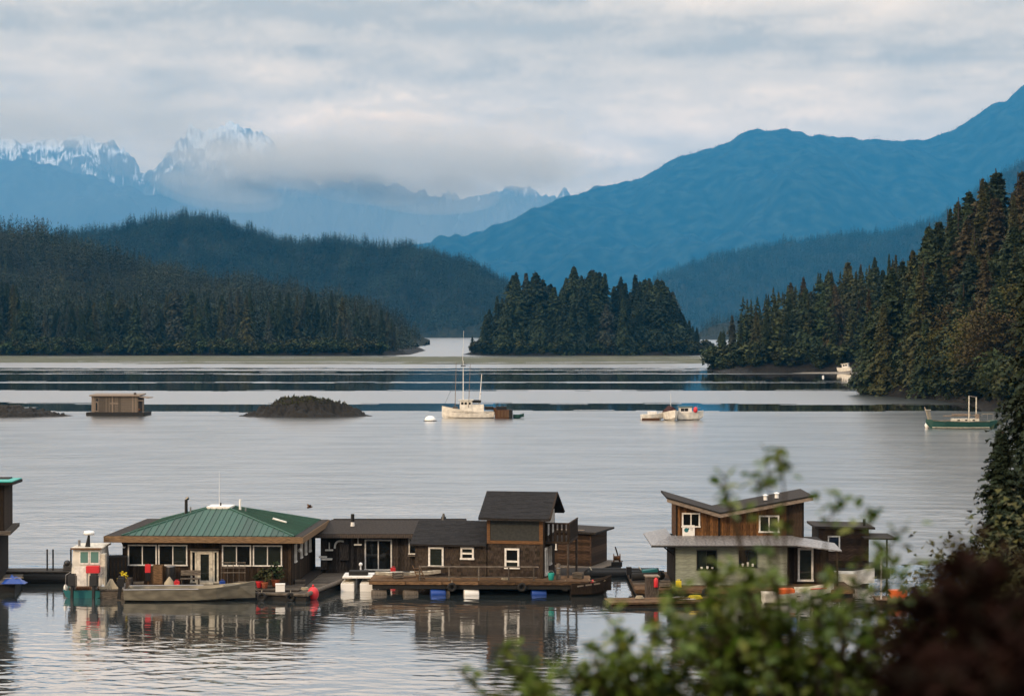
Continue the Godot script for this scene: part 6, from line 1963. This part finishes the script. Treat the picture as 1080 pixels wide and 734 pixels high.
func clutter() -> void:
	# small gear lying about on the decks
	for p in [[-22.3, 0.52, -122.0, "left of the crab trap on the green-roofed house's deck"], [-16.2, 0.52, -122.0, "before the lattice trellis"], [-12.9, 0.36, -124.4, "on the grey side dock"], [-6.9, 0.88, -123.6, "behind the cream kayak"], [4.0, 0.88, -123.6, "at the right end of the railed deck"], [9.2, 0.46, -122.9, "on the deck left of the sage siding"]]:
		var o := thing("fish_crate", "slatted wooden crate %s" % p[3], "crate", Vector3(p[0], p[1], p[2]), rnd(-0.4, 0.4), "crates on the decks")
		for j in 3:
			for z in [-0.2, 0.2]:
				bx("slat", o, trio("grey_plank")[rng.randi() % 3], Vector3(0, 0.07 + j * 0.12, z), Vector3(0.62, 0.09, 0.02))
			for x in [-0.3, 0.3]:
				bx("slat", o, trio("grey_plank")[rng.randi() % 3], Vector3(x, 0.07 + j * 0.12, 0), Vector3(0.02, 0.09, 0.38))
		bx("bottom", o, mats.grey_plank_0, Vector3(0, 0.015, 0), Vector3(0.6, 0.03, 0.38))
	for p in [[-24.3, 0.52, -121.4, "on the gear float"], [-17.9, 0.52, -121.9, "on the deck right of the front door"], [-12.4, 0.36, -122.2, "on the grey side dock's corner"], [-0.4, 0.88, -122.9, "below the tower's window"], [12.2, 0.5, -122.7, "before the sage siding's first window"], [7.4, 0.32, -118.6, "on the left end of the plank raft"]]:
		var o := thing("rope_coil", "pale coil of rope %s" % p[3], "rope", Vector3(p[0], p[1], p[2]), 0.0, "rope coils on the decks")
		for j in 3:
			var pts := []
			for i in 13:
				pts.append(Vector3(cos(TAU * i / 12) * (0.24 - j * 0.03), 0.03 + j * 0.05, sin(TAU * i / 12) * (0.24 - j * 0.03)))
			pipe("loop", o, mats.rope, pts, 0.028, 6)
	var n := 0
	for p in [[-14.7, -119.95], [-13.0, -119.9], [-3.6, -122.3], [0.6, -122.35], [3.2, -122.45], [9.6, -121.95], [11.6, -121.95]]:
		n += 1
		var o := thing("tyre_fender", "old black tyre hung as a fender %s" % ["on the dock below the white cooler", "on the dock beside the bright red buoy", "under the railing near the pale drum", "below the tower house's lower window", "at the railed deck's right end", "on the deck edge behind the bollard", "on the deck edge below the sage siding"][n - 1], "tyre", Vector3(p[0], 0.22 if n < 3 or n > 5 else 0.5, p[1]), 0.0, "tyre fenders along the docks")
		var ring := []
		for i in 11:
			var a := TAU * i / 10
			ring.append(Vector2(0.2 + 0.085 * cos(a), 0.085 * sin(a)))
		obj("tyre", turned_mesh(ring, 14), mats.black_float, o, Vector3.ZERO, Vector3(PI / 2, 0, 0))
		rod("lanyard", o, mats.rope, Vector3(0, 0.25, 0), Vector3(0, 0.4, -0.12), 0.015)
	for p in [[-20.0, 0.52, -121.9, mats.red_plastic, "red jerrycan beside the crab trap"], [-17.3, 0.52, -122.0, mats.blue_plastic, "blue jerrycan right of the front door"], [-7.6, 0.3, -130.6, mats.red_plastic, "red jerrycan at the sliding door of the long cabin"], [10.0, 0.46, -122.6, mats.yellow_cloth, "yellow jerrycan on the deck left of the sage siding"]]:
		var o := thing("jerrycan", p[4], "jerrycan", Vector3(p[0], p[1], p[2]), rnd(-0.5, 0.5))
		bx("can", o, p[3], Vector3(0, 0.2, 0), Vector3(0.32, 0.4, 0.18))
		bx("handle", o, p[3], Vector3(0, 0.46, 0), Vector3(0.2, 0.04, 0.05))
		rod("cap", o, mats.black_plastic, Vector3(0.12, 0.4, 0), Vector3(0.14, 0.47, 0), 0.035)
	# mooring lines
	n = 0
	for l in [[Vector3(-22.6, 0.85, -120.2), Vector3(-22.2, 0.5, -121.8), "skiff's stern"], [Vector3(-15.3, 1.05, -120.2), Vector3(-15.0, 0.45, -120.9), "skiff's bow"], [Vector3(-24.4, 0.6, -121.3), Vector3(-23.8, 0.5, -121.2), "cabin boat"], [Vector3(-8.8, 0.7, -124.4), Vector3(-8.2, 0.86, -123.2), "white dinghy"], [Vector3(5.6, 0.9, -122.4), Vector3(4.6, 0.9, -122.9), "old wooden boat"]]:
		var o := thing("mooring_line", "thin pale mooring line of the %s" % l[2], "rope", l[0])
		var pts := []
		for i in 7:
			var q := i / 6.0
			pts.append((l[1] - l[0]) * q + Vector3.DOWN * 0.5 * q * (1.0 - q))
		pipe("line", o, mats.rope, pts, 0.014, 5)

# ---------- foreground plants on the bank ----------
func leaf_mesh(long: float, wide: float, fold: float) -> ArrayMesh:
	var s := Sheet.new()
	var rib := [Vector3(0, 0, 0), Vector3(0, 0.04 * long, long * 0.35), Vector3(0, 0.03 * long, long * 0.7), Vector3(0, -0.06 * long, long)]
	var w := [0.0, wide * 0.5, wide * 0.42, 0.0]
	for k in [-1.0, 1.0]:
		for i in 3:
			var a: Vector3 = rib[i] + Vector3(k * w[i], fold * w[i], 0)
			var b: Vector3 = rib[i + 1] + Vector3(k * w[i + 1], fold * w[i + 1], 0)
			s.tri(rib[i], rib[i + 1], b)
			if i > 0: s.tri(rib[i], b, a)
	return s.done()

# a shrub of arching stems from one root; tips are the ends of the stems; leaves beyond what can be picked apart are one part
func shrub(called: String, label: String, root: Vector3, tips: Array, long: float, per: int, leaf_mat: Array, stem_mat: Material, sd: int, picked: int, scatter: float) -> void:
	var r := RandomNumberGenerator.new()
	r.seed = sd
	var o := thing(called, label, "shrub", root)
	var leafs := [leaf_mesh(long, long * 0.62, 0.25), leaf_mesh(long * 0.8, long * 0.55, 0.1), leaf_mesh(long * 1.15, long * 0.6, 0.4)]
	var s := Sheet.new()
	var n := 0
	for t in tips:
		var tip: Vector3 = t - root
		var bend := Vector3(tip.x * 0.25, tip.y * 0.75, tip.z * 0.25)
		var st := Sheet.new()
		var last := Vector3.ZERO
		var pts := [last]
		var steps := 9
		for i in range(1, steps + 1):
			var q := float(i) / steps
			var p: Vector3 = (2.0 * q * (1.0 - q)) * bend + q * q * tip + Vector3(r.randf_range(-1, 1), r.randf_range(-1, 1), r.randf_range(-1, 1)) * 0.018
			st.tube(last, p, 0.016 * (1.15 - q) + 0.003, 0.016 * (1.05 - q) + 0.003, 6, false)
			last = p
			pts.append(p)
		var twigs := int(per / 7)
		for k in twigs:
			var q := 0.35 + 0.65 * (k + r.randf()) / twigs
			if k > twigs - 3: q = 1.0 - 0.05 * r.randf()
			var lo := clampi(int(q * steps), 0, steps - 1)
			var at: Vector3 = pts[lo].lerp(pts[lo + 1], q * steps - lo)
			var dir := (Vector3(r.randfn(), r.randfn() * 0.6 + 0.35, r.randfn())).normalized() * scatter * r.randf_range(0.4, 1.2) * (1.25 - q * 0.6)
			st.tube(at, at + dir, 0.005, 0.002, 4, false)
			for i in 7:
				var p := at + dir * (0.35 + 0.65 * i / 6.0) + Vector3(r.randfn(), r.randfn(), r.randfn()) * long * 0.35
				var b := Basis.from_euler(Vector3(r.randf_range(-0.9, 0.5), r.randf() * TAU, r.randf_range(-0.7, 0.7)))
				if q > 0.72 and n < picked and r.randf() < 0.5:
					n += 1
					var leaf := obj("leaf", leafs[n % 3], leaf_mat[n % leaf_mat.size()], o)
					leaf.transform = Transform3D(b, p)
				else:
					var tone := r.randf_range(0.65, 1.3)
					s.tint = Color(tone * r.randf_range(0.85, 1.2), tone, tone * r.randf_range(0.7, 1.0))
					var w := b.x * long * 0.3
					var f := b.z * long * r.randf_range(0.8, 1.1)
					s.tri(p, p + f * 0.4 + w + b.y * 0.006, p + f)
					s.tri(p, p + f, p + f * 0.4 - w + b.y * 0.006)
		obj("stem", st.done(), stem_mat, o)
	var fo := obj("foliage", s.done(true), mats["shrub_leaf"] if called != "dark_shrub" else mats["maroon_leaf"], o)
	fo.set_meta("kind", "stuff")

func make_foreground() -> void:
	crown_material("shrub_leaf", Color(0.080, 0.118, 0.018))
	crown_material("maroon_leaf", Color(0.036, 0.016, 0.012)).metallic_specular = 0.1
	var lm := [mat("leaf_green", Color(0.095, 0.150, 0.022), 0.5, 0, 0.4), mat("leaf_deep", Color(0.055, 0.095, 0.016), 0.5, 0, 0.4), mat("leaf_lime", Color(0.160, 0.185, 0.028), 0.5, 0, 0.4)]
	for m in lm:
		m.backlight_enabled = true
		m.backlight = Color(0.20, 0.30, 0.05)
	var stem := mat("shrub_stem", Color(0.060, 0.045, 0.030), 0.9, 0, 0.3)
	# leafy alder shrubs 9 to 11 m away; tip points are (sideways, height) in metres
	var sprigs := [Vector3(1.24, 15.42, -9.5), Vector3(1.20, 15.36, -9.7), Vector3(1.15, 15.30, -9.6), Vector3(0.96, 15.28, -9.4), Vector3(1.47, 15.19, -9.4), Vector3(1.74, 15.12, -9.7), Vector3(1.80, 15.02, -9.6), Vector3(1.66, 15.00, -9.3), Vector3(1.02, 15.20, -9.8)]
	shrub("leafy_shrub", "thin blurred leafy sprigs rising before the butterfly-roofed house", Vector3(1.36, bank_h(1.36, 9.7), -9.7), sprigs, 0.080, 49, lm, stem, 40, 110, 0.085)
	var tips := [Vector3(1.02, 14.88, -9.8), Vector3(0.90, 14.84, -9.4), Vector3(1.36, 14.90, -9.2), Vector3(1.58, 14.92, -9.9), Vector3(1.85, 14.90, -9.6), Vector3(1.94, 14.75, -9.2), Vector3(0.72, 14.76, -9.6), Vector3(0.80, 14.62, -9.2), Vector3(1.06, 14.72, -9.0), Vector3(1.28, 14.80, -9.5), Vector3(1.46, 14.78, -9.0), Vector3(1.62, 14.70, -9.4), Vector3(1.20, 14.56, -9.3), Vector3(1.40, 14.52, -9.7), Vector3(0.95, 14.50, -9.7), Vector3(1.75, 14.55, -9.0), Vector3(1.90, 14.62, -10.0), Vector3(2.02, 14.86, -10.1)]
	var more := []
	for i in 18:
		more.append(Vector3(rnd(0.78, 2.0), rnd(14.66, 14.98), -rnd(9.2, 10.0)))
	for i in 18:
		more.append(Vector3(rnd(0.80, 1.95), rnd(14.30, 14.80), -rnd(9.0, 10.2)))
	shrub("leafy_shrub", "dense blurred green leafy shrub in the foreground, right of centre", Vector3(1.42, bank_h(1.42, 9.4), -9.4), (tips + more).map(func(p): return p - Vector3(0, 0.09, 0)), 0.078, 105, lm, stem, 41, 230, 0.19)
	var low := [Vector3(0.68, 14.68, -9.3), Vector3(0.46, 14.62, -9.5), Vector3(0.36, 14.52, -9.2), Vector3(0.60, 14.50, -9.1), Vector3(0.22, 14.46, -9.4), Vector3(-0.06, 14.50, -9.3), Vector3(-0.24, 14.40, -9.5), Vector3(0.08, 14.38, -9.1), Vector3(0.42, 14.36, -9.3), Vector3(0.72, 14.36, -9.5), Vector3(0.90, 14.34, -9.2)]
	var low2 := []
	for i in 18:
		low2.append(Vector3(rnd(-0.2, 0.95), rnd(14.25, 14.52), -rnd(9.0, 9.8)))
	shrub("leafy_shrub", "low blurred green sprays reaching left along the bottom edge", Vector3(0.7, bank_h(0.7, 9.6), -9.6), low + low2, 0.076, 190, lm, stem, 43, 80, 0.12)
	# dark reddish shrub close by on the right
	var dark := []
	for i in 44:
		var x := rnd(0.90, 1.6)
		dark.append(Vector3(x, 15.03 + 0.34 * smoothstep(0.85, 1.3, x) + rnd(-0.22, 0.06), -rnd(4.5, 5.8)))
	shrub("dark_shrub", "very dark reddish-brown blurred shrub in the bottom right corner", Vector3(1.25, bank_h(1.25, 5.0), -5.0), dark, 0.055, 420, [mats.maroon_leaf], stem, 47, 30, 0.16)
	# conifers on the bank at the right border
	var c := thing("conifer_tree", "near dark young conifer with spreading boughs at the right border", "tree", Vector3(10.8, bank_h(10.8, 45.0), -45), 0.7)
	c.scale = Vector3(10.4, 8.4, 10.4)
	obj("trunk", trunks[0], mats.bark, c)
	obj("crown", conifer_crown(611, 1, 1300, 22, 0.26, 0.05, 0.2), greens[0], c)
	var e := thing("conifer_tree", "tall near dark conifer filling the right border above the sailboat", "tree", Vector3(16.1, bank_h(16.1, 62.0), -62), 0.2)
	e.scale = Vector3(17.0, 19.0, 17.0)
	obj("trunk", trunks[1], mats.bark, e)
	obj("crown", conifer_crown(617, 1, 1700, 20, 0.18, 0.05, 0.26), greens[0], e)
	for p in [[6.5, 27.0, 3.6, "left"], [8.7, 33.0, 5.4, "middle"], [7.4, 26.0, 4.4, "right"]]:
		var bush := thing("bank_bush", "dark olive bush on the bank at lower right, %s one" % p[3], "bush", Vector3(p[0], bank_h(p[0], p[1]), -p[1]), p[0])
		bush.scale = Vector3.ONE * p[2]
		obj("foliage", leafy_crown(int(p[1]), 90, 130, 0.018, Vector3(0.5, 0.42, 0.5)), greens[2], bush)
		obj("stem", conifer_trunk(3, false), mats.bark, bush)
	# trees close beside the viewer, out of the picture: their boughs shade the corner
	var f := thing("conifer_tree", "tall conifer beside the viewer whose boughs shade the near right corner", "tree", Vector3(4.3, bank_h(4.3, 2.0), -2.0), 0.3)
	f.scale = Vector3(22, 22, 22)
	obj("trunk", trunks[0], mats.bark, f)
	obj("crown", conifer_crown(631, 2, 900, 14, 0.27, 0.46, 0.6), greens[0], f)
	var g := thing("conifer_tree", "dark conifer on the bank at the right border behind the spreading young one", "tree", Vector3(15.4, bank_h(15.4, 55.0), -55), 1.2)
	g.scale = Vector3(18, 16.5, 18)
	obj("trunk", trunks[0], mats.bark, g)
	obj("crown", conifer_crown(641, 1, 1700, 22, 0.22, 0.05, 0.2), greens[0], g)
	var k := thing("conifer_tree", "dark conifer low on the bank at the right border nearest the water", "tree", Vector3(17.6, bank_h(17.6, 68.0), -68), 2.0)
	k.scale = Vector3(17, 15.5, 17)
	obj("trunk", trunks[1], mats.bark, k)
	obj("crown", conifer_crown(643, 1, 1500, 20, 0.22, 0.05, 0.22), greens[1], k)
	var b := thing("conifer_tree", "added unseen conifer behind the viewer that keeps the sun off the near right corner", "tree", Vector3(-7.4, bank_h(-7.4, -3.0), 3.0), 0.9)  # unseen tree, added only to block the sun from the dark shrub
	b.scale = Vector3(19, 19, 19)
	obj("trunk", trunks[0], mats.bark, b)
	obj("crown", conifer_crown(651, 2, 900, 14, 0.24, 0.16, 0.6), greens[0], b)
